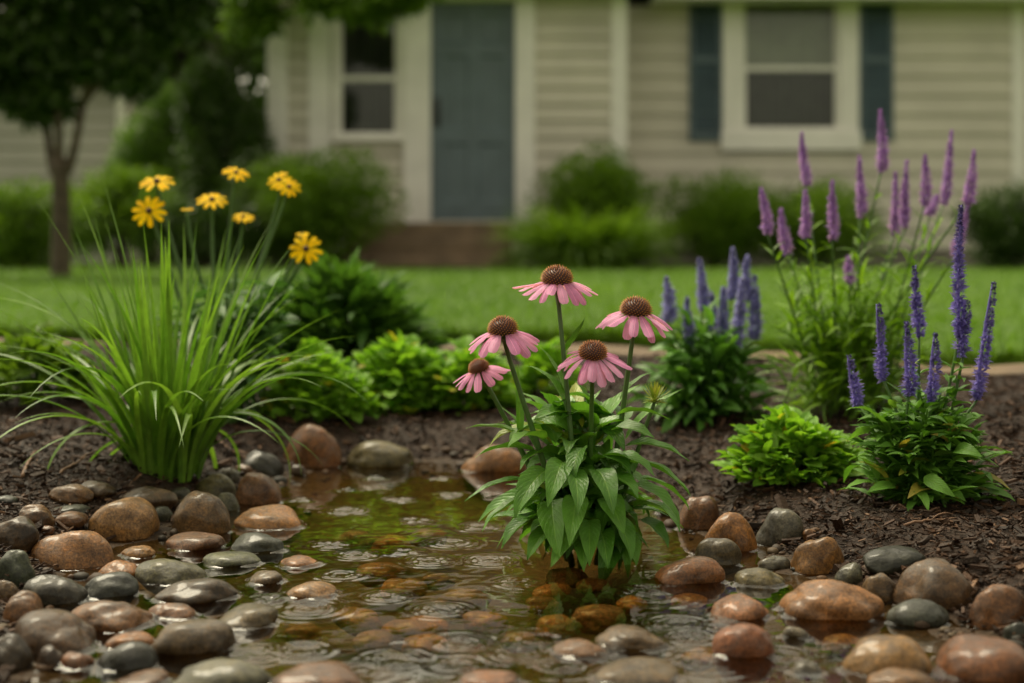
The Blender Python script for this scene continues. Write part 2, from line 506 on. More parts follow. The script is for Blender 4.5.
M_TWIG = plain('dry_twig', (0.16, 0.085, 0.045), 0.7, 0.3, 80)

# ------------------------------------------------------------------ terrain
SHORE = [(10,760),(20,690),(28,650),(36,622),(34,598),(84,563),(150,532),(190,522),(235,502),(285,474),(345,464),(430,461),(520,462),
         (600,470),(655,497),(700,528),(760,548),(815,578),(880,602),(950,625),(1040,660),(1120,740)]
shore = [P(x, y, CAM_H * F_PX / (y - HOR))[:2] for x, y in SHORE]
shore = np.array(shore + [np.array([0.75, 0.55]), np.array([-0.75, 0.55])])

def pond_dist(x, y):
    """Signed distance to the shoreline, negative inside the pond."""
    p = np.stack([x.ravel(), y.ravel()], -1)
    best = np.full(len(p), 1e9); inside = np.zeros(len(p), bool)
    n = len(shore)
    for i in range(n):
        a, b = shore[i], shore[(i + 1) % n]
        e = b - a
        t = np.clip(((p - a) @ e) / (e @ e), 0, 1)
        best = np.minimum(best, np.linalg.norm(p - (a + t[:, None] * e), axis=1))
        c = (a[1] > p[:, 1]) != (b[1] > p[:, 1])
        with np.errstate(divide='ignore', invalid='ignore'):
            xi = a[0] + (p[:, 1] - a[1]) / (b[1] - a[1]) * e[0]
        inside ^= c & (p[:, 0] < xi)
    return np.where(inside, -best, best).reshape(x.shape)

def sstep(a, b, x):
    t = np.clip((x - a) / (b - a), 0, 1)
    return t * t * (3 - 2 * t)

_rg = np.random.default_rng(5)
_waves = [(_rg.normal(size=2), _rg.random() * 6.28) for _ in range(14)]
def lumps(x, y, f):
    s = 0
    for k, (d, ph) in enumerate(_waves):
        s = s + np.sin(x * d[0] * f + y * d[1] * f + ph)
    return s / len(_waves) ** 0.5

def path_y(x):
    return np.interp(x, [-4, -1.2, 0, 0.55, 1.07, 1.6, 4], [4.15, 4.08, 3.95, 3.72, 3.15, 2.8, 2.2])

def terrain(x, y):
    x = np.asarray(x, float); y = np.asarray(y, float)
    near = (np.abs(x) < 4) & (y < 6) & (y > -2)
    s = np.full(x.shape, 3.0)
    if near.any():
        s[near] = pond_dist(x[near], y[near])
    z = np.where(s < 0, -0.055 * sstep(0, 0.22, -s), 0.045 * sstep(0, 0.16, s) + 0.05 * sstep(0.1, 0.9, s))
    bank = sstep(0.02, 0.25, s) * (1 - sstep(2.0, 4.0, s))
    z = z + bank * (0.008 * lumps(x, y, 9) + 0.004 * lumps(x, y, 31)) + np.where(s < 0, 0.003 * lumps(x, y, 25), 0)
    return z + 0.06 * sstep(4, 15, y) + 0.004 * np.clip(y - 15, 0, 300) ** 0.9

def T(x, y):
    return float(terrain(np.array([x]), np.array([y]))[0])

def hit(px, py, water=True):
    """Where the sight line of a picture point meets the ground (or the water)."""
    d = np.concatenate([np.arange(0.7, 5, 0.004), np.arange(5, 40, 0.02)])
    x = (px - 512) / F_PX * d; z = CAM_H - (py - HOR) / F_PX * d
    g = terrain(x, d)
    if water: g = np.maximum(g, 0)
    k = np.argmax(z <= g)
    return np.array([x[k], d[k], g[k]])

def sheet(name, xs, ys, zf, mat, keep=None):
    X, Y = np.meshgrid(xs, ys, indexing='ij')
    Z = zf(X, Y)
    n, m = X.shape
    i, j = np.meshgrid(np.arange(n - 1), np.arange(m - 1), indexing='ij')
    q = np.stack([i * m + j, (i + 1) * m + j, (i + 1) * m + j + 1, i * m + j + 1], -1).reshape(-1, 4)
    g = Geo(); V = np.stack([X, Y, Z], -1).reshape(-1, 3)
    if keep is not None:
        q = q[keep(V[q].mean(1))]
    used = np.zeros(len(V), bool); used[q.ravel()] = True
    idx = np.cumsum(used) - 1
    g.add(V[used], idx[q])
    return g.build(name, mat)

def grow(a, b, s, far, n):
    t = np.geomspace(s, far, n)
    return np.cumsum(t) / np.sum(t) * (b - a) + a
xs = np.concatenate([-grow(1.6, 700, 0.02, 60, 45)[::-1], np.arange(-1.6, 1.6001, 0.013), grow(1.6, 700, 0.02, 60, 45)])
ys = np.concatenate([-grow(-0.3, 300, 0.05, 60, 25)[::-1], np.arange(0.3, 3.2, 0.013), grow(3.2, 1500, 0.02, 60, 75)])
tag(sheet('ground', xs, ys, terrain, M_SOIL), kind='structure')

# lawn sheet: from just behind the path to far beyond the houses
def lawn_u(u, x): 
    return path_y(x) + 0.14 + u
lx = np.concatenate([-grow(6, 400, 0.1, 40, 25)[::-1], np.linspace(-6, 6, 181), grow(6, 400, 0.1, 40, 25)])
lu = np.concatenate([[0, 0.004, 0.02, 0.06], np.linspace(0.1, 12, 120), grow(12, 1200, 0.2, 60, 40)])
def make_lawn():
    X, U = np.meshgrid(lx, lu, indexing='ij')
    Y = path_y(X) + 0.13 + 0.02 * lumps(X, X * 0, 14) + U
    Z = terrain(X, Y) + np.where(U < 0.002, 0.004, 0.03)
    n, m = X.shape
    i, j = np.meshgrid(np.arange(n - 1), np.arange(m - 1), indexing='ij')
    q = np.stack([i * m + j, (i + 1) * m + j, (i + 1) * m + j + 1, i * m + j + 1], -1).reshape(-1, 4)
    g = Geo(); g.add(np.stack([X, Y, Z], -1), q)
    m_, t, out = mat_base('lawn_turf')
    geo = node(t, 'ShaderNodeNewGeometry')
    nz = node(t, 'ShaderNodeTexNoise', i_Scale=2.0); nz.inputs['Detail'].default_value = 10
    t.links.new(geo.outputs['Position'], nz.inputs['Vector'])
    col = ramp(t, nz.outputs[0], [(0.3, (0.035, 0.080, 0.004)), (0.7, (0.085, 0.16, 0.008))])
    p = node(t, 'ShaderNodeBsdfPrincipled', i_Roughness=0.9)
    p.inputs['Specular IOR Level'].default_value = 0.15
    t.links.new(col, p.inputs['Base Color']); t.links.new(p.outputs[0], out.inputs[0])
    return g.build('lawn', m_)
tag(make_lawn(), kind='structure')

def strip(name, pts, w0, mat, lift):
    g = Geo(); pts = np.array(pts, float)
    t = nrmz(np.gradient(pts, axis=0)); nn = np.stack([-t[:, 1], t[:, 0]], -1)
    V = []
    for k in np.linspace(-1, 1, 5):
        p = pts + nn * k * w0 / 2
        V.append(np.column_stack([p, terrain(p[:, 0], p[:, 1]) + lift]))
    V = np.stack(V, 1); n = len(pts)
    i, j = np.meshgrid(np.arange(n - 1), np.arange(4), indexing='ij')
    g.add(V, np.stack([i * 5 + j, i * 5 + j + 1, (i + 1) * 5 + j + 1, (i + 1) * 5 + j], -1).reshape(-1, 4))
    return tag(g.build(name, mat), kind='structure')
px_ = np.linspace(-4, 3, 120)
strip('garden_path', np.column_stack([px_, path_y(px_)]), 0.18, M_PATH, 0.006)

# ------------------------------------------------------------------ stones: (px, py, w, h, colour, label)
TAN=(0.27,0.165,0.085); GOLD=(0.25,0.135,0.05); ORANGE=(0.28,0.130,0.040); RED=(0.17,0.082,0.045); PINK=(0.21,0.115,0.072)
BROWN=(0.145,0.08,0.042); DBROWN=(0.068,0.042,0.025); TAUPE=(0.105,0.078,0.05); GREY=(0.10,0.10,0.085); SLATE=(0.045,0.052,0.052)
BLACK=(0.025,0.028,0.028); GREEN=(0.105,0.115,0.075); OLIVE=(0.11,0.10,0.055)
STONES = [
 (77,547,78,44,GOLD,'large golden brown round stone with smooth top on the left shore'),
 (125,519,72,45,TAN,'large tan stone tilted on its neighbours below the grass clump'),
 (148,499,56,28,TAUPE,'flat grey brown stone directly under the tall grass blades'),
 (203,515,58,40,BROWN,'blocky brown orange stone with a peaked top at the water edge'),
 (258,489,43,33,PINK,'round reddish pink stone beside the small greys at the water edge'),
 (269,518,69,23,ORANGE,'long low orange tan stone lying in the water below the pink one'),
 (193,541,57,20,RED,'low reddish stone with a pale waterline below the brown orange peaked stone'),
 (256,544,52,20,SLATE,'dark slate stone low in the water right of the low reddish one'),
 (231,558,53,18,GREEN,'speckled grey green stone with a light waterline below the dark slate one'),
 (173,573,62,24,GREEN,'wide speckled grey green dome in the water right of the small orange stone'),
 (121,570,38,18,ORANGE,'small bright orange stone right under the large golden brown one'),
 (138,552,40,14,GOLD,'flat tan stone just awash beside the large golden brown one'),
 (54,588,66,36,SLATE,'large dark grey green stone with smooth dome under the golden brown one'),
 (106,587,58,25,BLACK,'glossy dark slate stone with sharp ridge below the small orange one'),
 (195,591,74,27,DBROWN,'dark brown grey streaked stone with bright waterline in the left shallows'),
 (113,614,84,34,RED,'large reddish brown oval stone in the lower left pile'),
 (174,612,48,17,RED,'small red brown stone between the big red oval and the taupe one'),
 (267,578,33,14,TAUPE,'small speckled tan grey stone alone in the water'),
 (314,591,50,16,TAN,'flat tan orange stone ringed with ripples in open water'),
 (298,562,40,12,GOLD,'golden stone barely awash above the ringed tan one'),
 (247,617,66,24,TAUPE,'low brownish grey stone with long waterline left of the ripples'),
 (197,637,78,35,TAUPE,'big flat topped taupe stone with a dark spot near the bottom left'),
 (129,641,46,20,ORANGE,'orange brown stone wedged behind the black brown one'),
 (126,656,62,32,BLACK,'black brown stone with wet sheen below the wedged orange one'),
 (58,634,86,42,DBROWN,'large dark brown lumpy stone in the lower left pile'),
 (23,608,42,38,BROWN,'upright tan brown stone at the left edge under the slate dome'),
 (14,569,40,38,SLATE,'dark grey brown stone cut by the left edge of the picture'),
 (5,592,26,20,BROWN,'small brown stone at the very left edge between two bigger ones'),
 (16,535,42,38,DBROWN,'dark grey rounded stone on the mulch left of the golden brown one'),
 (35,516,34,26,BROWN,'brown stone leaning on the dark grey rounded one by the mulch'),
 (46,531,15,11,RED,'tiny reddish pebble left of the large golden brown stone'),
 (69,521,36,17,BROWN,'small flat brown stone on top behind the golden brown one'),
 (73,495,42,21,BROWN,'brown stone half bedded in mulch at the foot of the grass'),
 (96,490,36,19,DBROWN,'dark brown stone tucked under the left blades of the grass clump'),
 (66,509,40,11,SLATE,'thin flat slate stone lying behind the small flat brown one'),
 (163,514,26,15,SLATE,'small blue slate stone wedged between the tan and the peaked stones'),
 (180,494,20,13,GREY,'small grey pebble beside the flat grey brown stone'),
 (214,485,42,26,OLIVE,'olive grey stone right of the base of the grass clump'),
 (226,503,28,19,GREY,'pale grey stone between the olive one and the pink one'),
 (230,475,20,18,GREY,'small mossy grey stone behind the olive one'),
 (261,463,38,24,SLATE,'blue slate stone left of the big orange boulder at the back shore'),
 (312,449,62,40,(0.22,0.10,0.045),'big orange brown boulder on the back left shore under the lime plant'),
 (216,676,98,34,GREY,'broad dark grey stone cut by the bottom edge at the left'),
 (319,678,84,24,RED,'red brown stone cut by the bottom edge under the ripples'),
 (138,681,62,16,BROWN,'brown stone cut by the bottom edge left of the broad grey one'),
 (76,660,36,21,BROWN,'small brown stone under the large dark lumpy one'),
 (50,657,26,26,DBROWN,'dark pebble at the mulch corner bottom left'),
 (6,501,22,11,SLATE,'small slate pebble on mulch at the left edge'),
 (380,454,68,27,OLIVE,'mossy olive rock at the back shore beside the orange brown boulder'),
 (490,459,58,28,(0.26,0.12,0.055),'orange rock at the back shore behind the coneflower leaves'),
 (699,511,42,37,BROWN,'tan brown boulder right beside the coneflower leaves'),
 (731,533,48,38,ORANGE,'glossy orange brown egg shaped stone below the tan brown boulder'),
 (720,552,51,30,TAUPE,'brown taupe stone in front of the glossy orange egg shaped one'),
 (689,571,66,29,(0.21,0.08,0.035),'wide red brown stone with white waterline in the right shallows'),
 (781,527,48,40,GREY,'tall grey green stone standing against the mulch bank'),
 (809,534,15,12,RED,'tiny red pebble at the foot of the tall grey green stone'),
 (821,556,54,39,GOLD,'blocky golden brown stone between the pond and the mulch'),
 (775,562,32,15,GREY,'small pale grey stone left of the blocky golden one'),
 (758,577,48,19,OLIVE,'speckled olive stone low in the water under the small pale grey one'),
 (833,601,99,42,(0.29,0.155,0.07),'largest tan orange stone rising from the water at the right'),
 (849,577,28,22,GREY,'small round grey stone above the largest tan orange one'),
 (880,588,37,31,(0.14,0.09,0.045),'coarse speckled brown stone right of the small round grey one'),
 (891,561,58,29,BLACK,'smooth black slate stone on the right mulch bank'),
 (937,586,77,49,(0.10,0.058,0.038),'large dark brown boulder on the right mulch bank'),
 (997,607,56,45,(0.16,0.08,0.038),'brown orange boulder at the right edge of the bank'),
 (922,614,61,27,SLATE,'slate grey stone in the water under the large dark brown boulder'),
 (738,607,58,26,(0.24,0.125,0.06),'orange tan stone with a slanted top in the right shallows'),
 (748,642,62,36,(0.22,0.095,0.045),'red brown rounded stone in ripples under the slanted orange tan one'),
 (886,657,88,41,(0.235,0.145,0.07),'tan oval stone low at the right by the bottom edge'),
 (985,658,97,47,(0.155,0.062,0.03),'wide dark red brown stone in the bottom right corner'),
 (898,681,62,24,BROWN,'brown stone cut by the bottom edge below the tan oval'),
 (797,633,26,13,GREY,'small pale pebble between the red brown rounded stone and the tan oval'),
 (807,667,26,12,GREY,'small grey pebble awash by the bottom edge at the right'),
 (1016,631,24,20,SLATE,'dark slate stone at the right edge under the orange boulder'),
 (634,638,66,26,TAUPE,'brown grey stone breaking the water in front of the coneflower'),
 (580,650,54,18,BROWN,'brown flat stone just awash left of the brown grey one'),
 (636,673,80,24,TAUPE,'broad taupe stone at the bottom edge below the coneflower'),
 (492,680,64,18,RED,'reddish stone cut by the bottom edge at the middle'),
 (8,655,40,34,(0.05,0.03,0.02),'dark earthy stone in the bottom left corner'),
 (22,545,20,16,DBROWN,'small dark pebble squeezed left of the golden brown stone'),
 (296,470,20,11,DBROWN,'small dark pebble below the big orange boulder'),
 (668,508,22,15,DBROWN,'small dark stone half hidden by the coneflower leaves'),
 (243,470,18,12,BROWN,'small brown pebble left of the blue slate stone at the back'),
 (190,478,16,11,DBROWN,'tiny dark pebble at the foot of the grass stems'),
]
SUNK = [
 (381,568,46,20,'golden stone under water left of the centre ripples'),
 (403,585,44,15,'flat orange stone under water in front of the golden one'),
 (463,595,54,20,'rounded orange brown stone under water left of the coneflower'),
 (418,622,66,20,'broad brown slab under water left of the middle'),
 (359,614,52,18,'brown stone under water right of the ringed tan stone'),
 (371,638,42,15,'small amber stone under water near the bottom ripples'),
 (427,641,50,16,'dim olive brown stone under water below the broad slab'),
 (485,618,44,14,'low amber stone under water below the rounded orange brown one'),
 (438,579,32,11,'small amber stone under water above the rounded orange brown one'),
 (553,589,38,13,'small brown stone under water just below the coneflower'),
 (542,603,34,13,'brown pebble under water lower left of the coneflower'),
 (599,613,56,20,'broad orange brown stone under water below the coneflower'),
 (555,622,46,14,'dim brown stone under water left of the broad orange brown one'),
 (594,583,32,13,'amber pebble under water at the right foot of the coneflower'),
 (569,573,42,12,'dark amber stone under water against the coneflower base'),
 (630,602,34,12,'brown pebble under water right of the broad orange brown one'),
 (840,641,38,14,'dim orange stone under water below the largest tan stone'),
 (355,535,44,9,'flat brown stone under water towards the back ripples'),
 (392,540,40,8,'flat amber stone under water at the back of the pond'),
 (428,534,36,8,'faint amber stone under water near the back ripples'),
 (520,640,40,13,'dim brown stone under water at the middle front'),
 (690,600,36,12,'faint brown stone under water below the wide red brown stone'),
 (300,630,40,13,'brown stone under water beside the concentric ripples'),
 (700,655,44,14,'faint brown stone under water left of the red brown rounded one'),
]
def ico(sub):
    import bmesh
    bm = bmesh.new(); bmesh.ops.create_icosphere(bm, subdivisions=sub, radius=1)
    bm.verts.ensure_lookup_table()
    V = np.array([v.co[:] for v in bm.verts]); Fc = np.array([[v.index for v in f.verts] for f in bm.faces]); bm.free()
    return nrmz(V), Fc
ICO = ico(5)
RIMS = []           # where stones break the surface: x, y, rx, ry, angle
def stone(cx, rx, ry, rz, col, label, seed, group, rot=0.0, tilt=0.0):
    rg = np.random.default_rng(seed)
    d = ICO[0]
    k = np.zeros(len(d))
    for f, a in ((1.3, 0.095), (2.3, 0.06), (4.1, 0.026), (7.5, 0.010), (14, 0.004)):
        for _ in range(4):
            ax = rg.normal(size=3); k += a * 0.55 * np.sin(d @ nrmz(ax) * f * 2 + rg.random() * 6.28)
    e = rg.uniform(2.0, 2.35)                      # superellipse: slightly blocky pebbles
    nrm_ = (np.abs(d) ** e).sum(1) ** (-1 / e)
    V = d * (nrm_ * (1 + k))[:, None] * np.array([rx, ry, rz])
    c, s = math.cos(tilt), math.sin(tilt)
    V = V @ np.array([[c, 0, s], [0, 1, 0], [-s, 0, c]]).T
    c, s = math.cos(rot), math.sin(rot)
    V = V @ np.array([[c, -s, 0], [s, c, 0], [0, 0, 1]]).T
    g = Geo(); g.add(V, ICO[1])
    o = g.build('river_stone', M_STONE)
    o.location = tuple(cx)
    o.color = (*col, 1)
    o['label'] = label; o['category'] = 'stone'; o['group'] = group
    if cx[2] - rz < 0 < cx[2] + rz:
        q = math.sqrt(max(0.0, 1 - (cx[2] / rz) ** 2))
        h = V[:, 2] + cx[2]
        ring = V[np.abs(h) < rz * 0.06]
        if len(ring): RIMS.append((cx[0], cx[1], ring[:, :2].copy()))
    return o
WET = np.array([0.64, 0.57, 0.40])            # wet stone is darker and warmer than dry
for n, (x, y, w_, h_, col, lab) in enumerate(STONES):
    rg = np.random.default_rng(100 + n)
    b = hit(x, y + h_ * 0.5)
    s = b[1] / F_PX
    rx = w_ * s * 0.5
    ry = rx * rg.uniform(0.72, 0.95)
    d = b[1] + ry * 0.75
    s = d / F_PX; rx = w_ * s * 0.5
    base = max(T(b[0], d), 0.0) if b[2] > 0.004 else 0.0
    zt = CAM_H - (y - h_ * 0.5 - HOR) * s - 0.04 * ry     # height of the top
    e = max(zt - b[2], 0.008)
    in_water = b[2] < 0.006
    rz = max(e * 0.58, rx * 0.36) if not in_water else max(e * 1.0, rx * 0.40)
    zc = zt - rz
    c = np.array([(x - 512) * s, d, zc])
    tilt = rg.uniform(-0.15, 0.15) if w_ < 70 else rg.uniform(-.05, .05)
    if n == 1: tilt = 0.28
    jit = rg.uniform(0.9, 1.1, 3)
    stone(c, rx, ry, rz, tuple(np.array(col) * jit * WET), lab, n * 7 + 3, 'river stones above the water', rot=rg.uniform(-0.25, 0.25), tilt=tilt)
for n, (x, y, w_, h_, lab) in enumerate(SUNK):
    rg = np.random.default_rng(500 + n)
    d = (CAM_H + 0.012) * F_PX / (y - HOR); s = d / F_PX
    rx = w_ * s * 0.5; ry = rx * rg.uniform(0.7, 0.95); rz = rx * 0.5
    c = np.array([(x - 512) * s, d, -0.006 - rz])
    col = [(0.30, 0.14, 0.05), (0.26, 0.13, 0.055), (0.22, 0.12, 0.06)][n % 3]
    stone(c, rx, ry, rz, col, lab, 900 + n, 'river stones under the water', rot=rg.uniform(-.5, .5))

def shore_grit():
    rg = np.random.default_rng(33); V0, F0 = ico(2)
    N = 5200; y = rg.uniform(1.05, 2.6, N); x = (rg.random(N) * 2 - 1) * 0.40 * y
    s = pond_dist(x, y); k = (s > -0.10) & (s < 0.075) & (rg.random(N) < np.exp(-np.abs(s) / 0.06))
    x, y = x[k], y[k]; N = len(x); z = terrain(x, y)
    r = np.clip(rg.gamma(2.5, 0.0016, N), 0.0018, 0.011)
    sc_ = np.stack([r * rg.uniform(.8, 1.4, N), r * rg.uniform(.8, 1.3, N), r * rg.uniform(.5, .8, N)], -1)
    V = V0[None] * sc_[:, None] * (1 + rg.normal(0, .05, (N, len(V0), 1))) + np.stack([x, y, z + sc_[:, 2] * .4], -1)[:, None]
    g = Geo(); g.add(V, (F0[None] + (np.arange(N) * len(V0))[:, None, None]).reshape(-1, 3), r=np.repeat(rg.random(N), len(V0)))
    m, t, out = mat_base('shore_grit')
    at = node(t, 'ShaderNodeAttribute', attribute_name='rnd')
    p = node(t, 'ShaderNodeBsdfPrincipled', i_Roughness=0.6)
    p.inputs['Specular IOR Level'].default_value = 0.2
    t.links.new(ramp(t, at.outputs['Fac'], [(0, (0.03, 0.028, 0.022)), (0.4, (0.05, 0.03, 0.018)), (0.75, (0.085, 0.045, 0.02)), (1, (0.09, 0.07, 0.045))]), p.inputs['Base Color'])
    t.links.new(p.outputs[0], out.inputs[0])
    tag(g.build('shore_gravel', m), 'fine wet brown and grey grit between the stones along the pond edge', 'gravel', kind='stuff')
shore_grit()

# ------------------------------------------------------------------ water with rain rings
RINGS = [(452,543,30),(430,561,28),(341,575,34),(460,644,42),(395,660,40),(348,511,26),(357,555,24),(451,495,18),(441,479,14),(540,639,40),
         (677,624,46),(707,663,48),(655,597,40),(308,609,46),(300,651,44),(490,560,30),(520,583,34),(345,490,18),(400,500,16),(375,478,14),
         (480,527,24),(415,520,20),(560,665,46),(640,590,30),(250,655,40),(780,655,34),(722,628,30),(330,545,22),(405,552,20),(300,500,14),
         (610,655,34),(800,610,22),(440,610,34),(385,597,26),(690,638,34),(520,655,36),(270,600,26),(455,665,34),(360,670,40),(660,665,40)]
def make_water():
    xs_ = np.arange(-1.0, 1.0, 0.0018); ys_ = np.arange(0.98, 2.56, 0.0022)
    def zf(X, Y):
        Z = np.zeros_like(X)
        rg = np.random.default_rng(11)
        for k in range(30):                                     # fine chop
            lam = rg.uniform(0.012, 0.07); a = rg.normal(size=2); a /= np.linalg.norm(a)
            Z += lam * 0.0005 * np.sin((X * a[0] + Y * a[1]) * 2 * pi / lam + rg.random() * 6.28 + 1.2 * np.sin(X * rg.uniform(4, 14) + Y * rg.uniform(4, 14)))
        for (x, y, wd) in RINGS:
            d = CAM_H * F_PX / (y - HOR); cx = (x - 512) / F_PX * d; r0 = wd * 0.5 * d / F_PX
            R0 = r0 * 3.2
            m = (np.abs(X - cx) < R0) & (np.abs(Y - d) < R0)
            r = np.hypot(X[m] - cx, Y[m] - d)
            A = rg.uniform(0.0010, 0.0019); wv = rg.uniform(0.0024, 0.0034)
            an = np.arctan2(Y[m] - d, X[m] - cx); ragged = 1 + 0.35 * np.sin(an * 3 + rg.random() * 6) + 0.25 * np.sin(an * 7 + rg.random() * 6)
            for q, a in ((1.0, 1.0), (0.58, 0.7), (1.5, 0.45), (2.1, 0.22)):          # crests travelling out from the drop
                if rg.random() < 0.82 or q == 1.0:
                    Z[m] += A * a * ragged * np.exp(-((r - r0 * q) / (wv * (0.8 + 0.3 * q))) ** 2)
            Z[m] += 0.5 * A * rg.random() * np.exp(-(r / 0.004) ** 2)
        for cx, cy_, ring in RIMS:                              # the surface climbs a little where it meets a stone
            e = np.abs(ring).max(0) + 0.03
            m = (np.abs(X - cx) < e[0]) & (np.abs(Y - cy_) < e[1])
            if not m.any(): continue
            px, py = X[m] - cx, Y[m] - cy_
            an = np.arctan2(ring[:, 1], ring[:, 0]); rr = np.hypot(ring[:, 0], ring[:, 1])
            o = np.argsort(an); an, rr = an[o], rr[o]
            tr = np.interp(np.arctan2(py, px), an, rr, period=2 * pi)
            dist = np.hypot(px, py) - tr
            Z[m] += 0.0028 * np.exp(-np.clip(dist, 0, 1) / 0.0032)
        return Z
    o = sheet('water', xs_, ys_, zf, M_WATER)
    return tag(o, kind='structure')
make_water()

# ------------------------------------------------------------------ mulch chips, twigs
def mulch():
    rg = np.random.default_rng(3)
    N = 150000
    y = 1.15 + 3.0 * rg.random(N) ** 1.3
    x = (rg.random(N) * 2 - 1) * (0.40 * y + 0.1)
    s = pond_dist(x, y)
    k = (s > 0.015) & (y < path_y(x) - 0.12) & (rg.random(N) < 0.75)
    x, y = x[k], y[k]; N = len(x)
    z = terrain(x, y)
    L = rg.gamma(1.5, 0.0036, N) + 0.0025; W = L * rg.uniform(0.16, 0.45, N); H = W * rg.uniform(0.2, 0.6, N)
    yaw = rg.random(N) * 2 * pi; pit = rg.normal(0, 0.35, N); rol = rg.normal(0, 0.4, N)
    cyw, syw, cp, sp, cr, sr = np.cos(yaw), np.sin(yaw), np.cos(pit), np.sin(pit), np.cos(rol), np.sin(rol)
    ax = np.stack([cyw * cp, syw * cp, sp], -1)
    bx = np.stack([-syw * cr, cyw * cr, sr], -1)
    cx = np.cross(ax, bx)
    g = Geo(); V = []
    for sx_ in (-1, 1):
        for sy_ in (-1, 1):
            for sz_ in (-1, 1):
                tw = rg.uniform(0.55, 1.0, (N, 1))
                V.append(ax * (sx_ * L * .5)[:, None] * rg.uniform(.8, 1, (N, 1)) + bx * (sy_ * W * .5)[:, None] * tw + cx * (sz_ * H * .5)[:, None])
    V = np.stack(V, 1) + np.stack([x, y, z + H * 0.4 + rg.uniform(0, 0.007, N)], -1)[:, None]
    q = (BOXF[None] + (np.arange(N) * 8)[:, None, None]).reshape(-1, 4)
    g.add(V, q, r=np.repeat(rg.random(N), 8))
    o = g.build('mulch_chips', M_CHIP, smooth=False)
    tag(o, 'dark wet shredded bark mulch spread around the pond', 'mulch', kind='stuff')
mulch()

def twig(p0, p1, rad, label, seed):
    rg = np.random.default_rng(seed)
    a, b = hit(*p0), hit(*p1)
    a[2] += 0.006; b[2] += 0.012
    t = np.linspace(0, 1, 12)[:, None]
    pts = a * (1 - t) + b * t + np.cumsum(rg.normal(0, 0.0014, (12, 3)), 0)
    pts[:, 2] = np.maximum(pts[:, 2], terrain(pts[:, 0], pts[:, 1]) + 0.004)
    g = Geo(); tube(g, pts, np.linspace(rad, rad * 0.5, 12), 6)
    m = pts[6]; tube(g, bez(m, m + (b - a) * 0.12 + [0, 0, .01], m + (b - a) * 0.2 + [0.012, 0, .004], 6), np.linspace(rad * .6, rad * .3, 6), 5)
    o = g.build('twig', M_TWIG)
    tag(o, label, 'twig', 'dry twigs on the mulch')
twig((22,482), (40,461), 0.0028, 'short forked dry twig on mulch near the left edge', 1)
twig((60,478), (100,462), 0.0022, 'thin dry twig on mulch left of the grass clump', 2)
twig((205,440), (256,472), 0.0026, 'long reddish twig leaning from the grass clump to the stones', 3)
twig((960,470), (1010,455), 0.0024, 'brown twig on mulch behind the veronica', 4)
twig((905,530), (960,522), 0.0018, 'thin bark sliver on mulch in front of the veronica', 5)

# ------------------------------------------------------------------ lawn blades
def lawn_blades():
    rg = np.random.default_rng(8)
    N = 90000
    u = 10.5 * rg.random(N) ** 2.0
    yy = 4 + u
    x = (rg.random(N) * 2 - 1) * (0.39 * yy + 0.4)
    y = path_y(x) + 0.12 + 0.02 * lumps(x, x * 0, 14) + u
    k = y < 14.3
    x, y = x[k], y[k]; N = len(x)
    z = terrain(x, y) + 0.028
    sc_ = 1 + (y - 4) * 0.12
    az = rg.random(N) * 2 * pi; lean = np.abs(rg.normal(0, 0.4, N))
    d = np.stack([np.cos(az) * np.sin(lean), np.sin(az) * np.sin(lean), np.cos(lean)], -1)
    g = Geo()
    leaves(g, np.stack([x, y, z - 0.01], -1), d, rg.uniform(0.03, 0.065, N) * sc_ ** 0.3, 0.0035 * sc_, rg.uniform(0.2, 1.4, N), 3, 1, 'blade', 0, 0, 0, rg, r=np.clip(0.5 + 0.28 * lumps(x, y * 0.6, 3) + rg.normal(0, 0.2, N), 0, 1))
    o = g.build('lawn_grass', M_LAWN)
    tag(o, 'bright green mown lawn grass in front of the house', 'grass', kind='stuff')
lawn_blades()

# ------------------------------------------------------------------ coneflower
def sph_dirs(n):
    i = np.arange(n) + 0.5
    ph = np.arccos(1 - 2 * i / n); th = pi * (1 + 5 ** 0.5) * i
    return np.stack([np.cos(th) * np.sin(ph), np.sin(th) * np.sin(ph), np.cos(ph)], -1)

def frame_of(axis):
    z = nrmz(axis); x = nrmz(np.cross([0, 1.0, 0.01], z)); y = np.cross(z, x)
    return np.stack([x, y, z], 1)

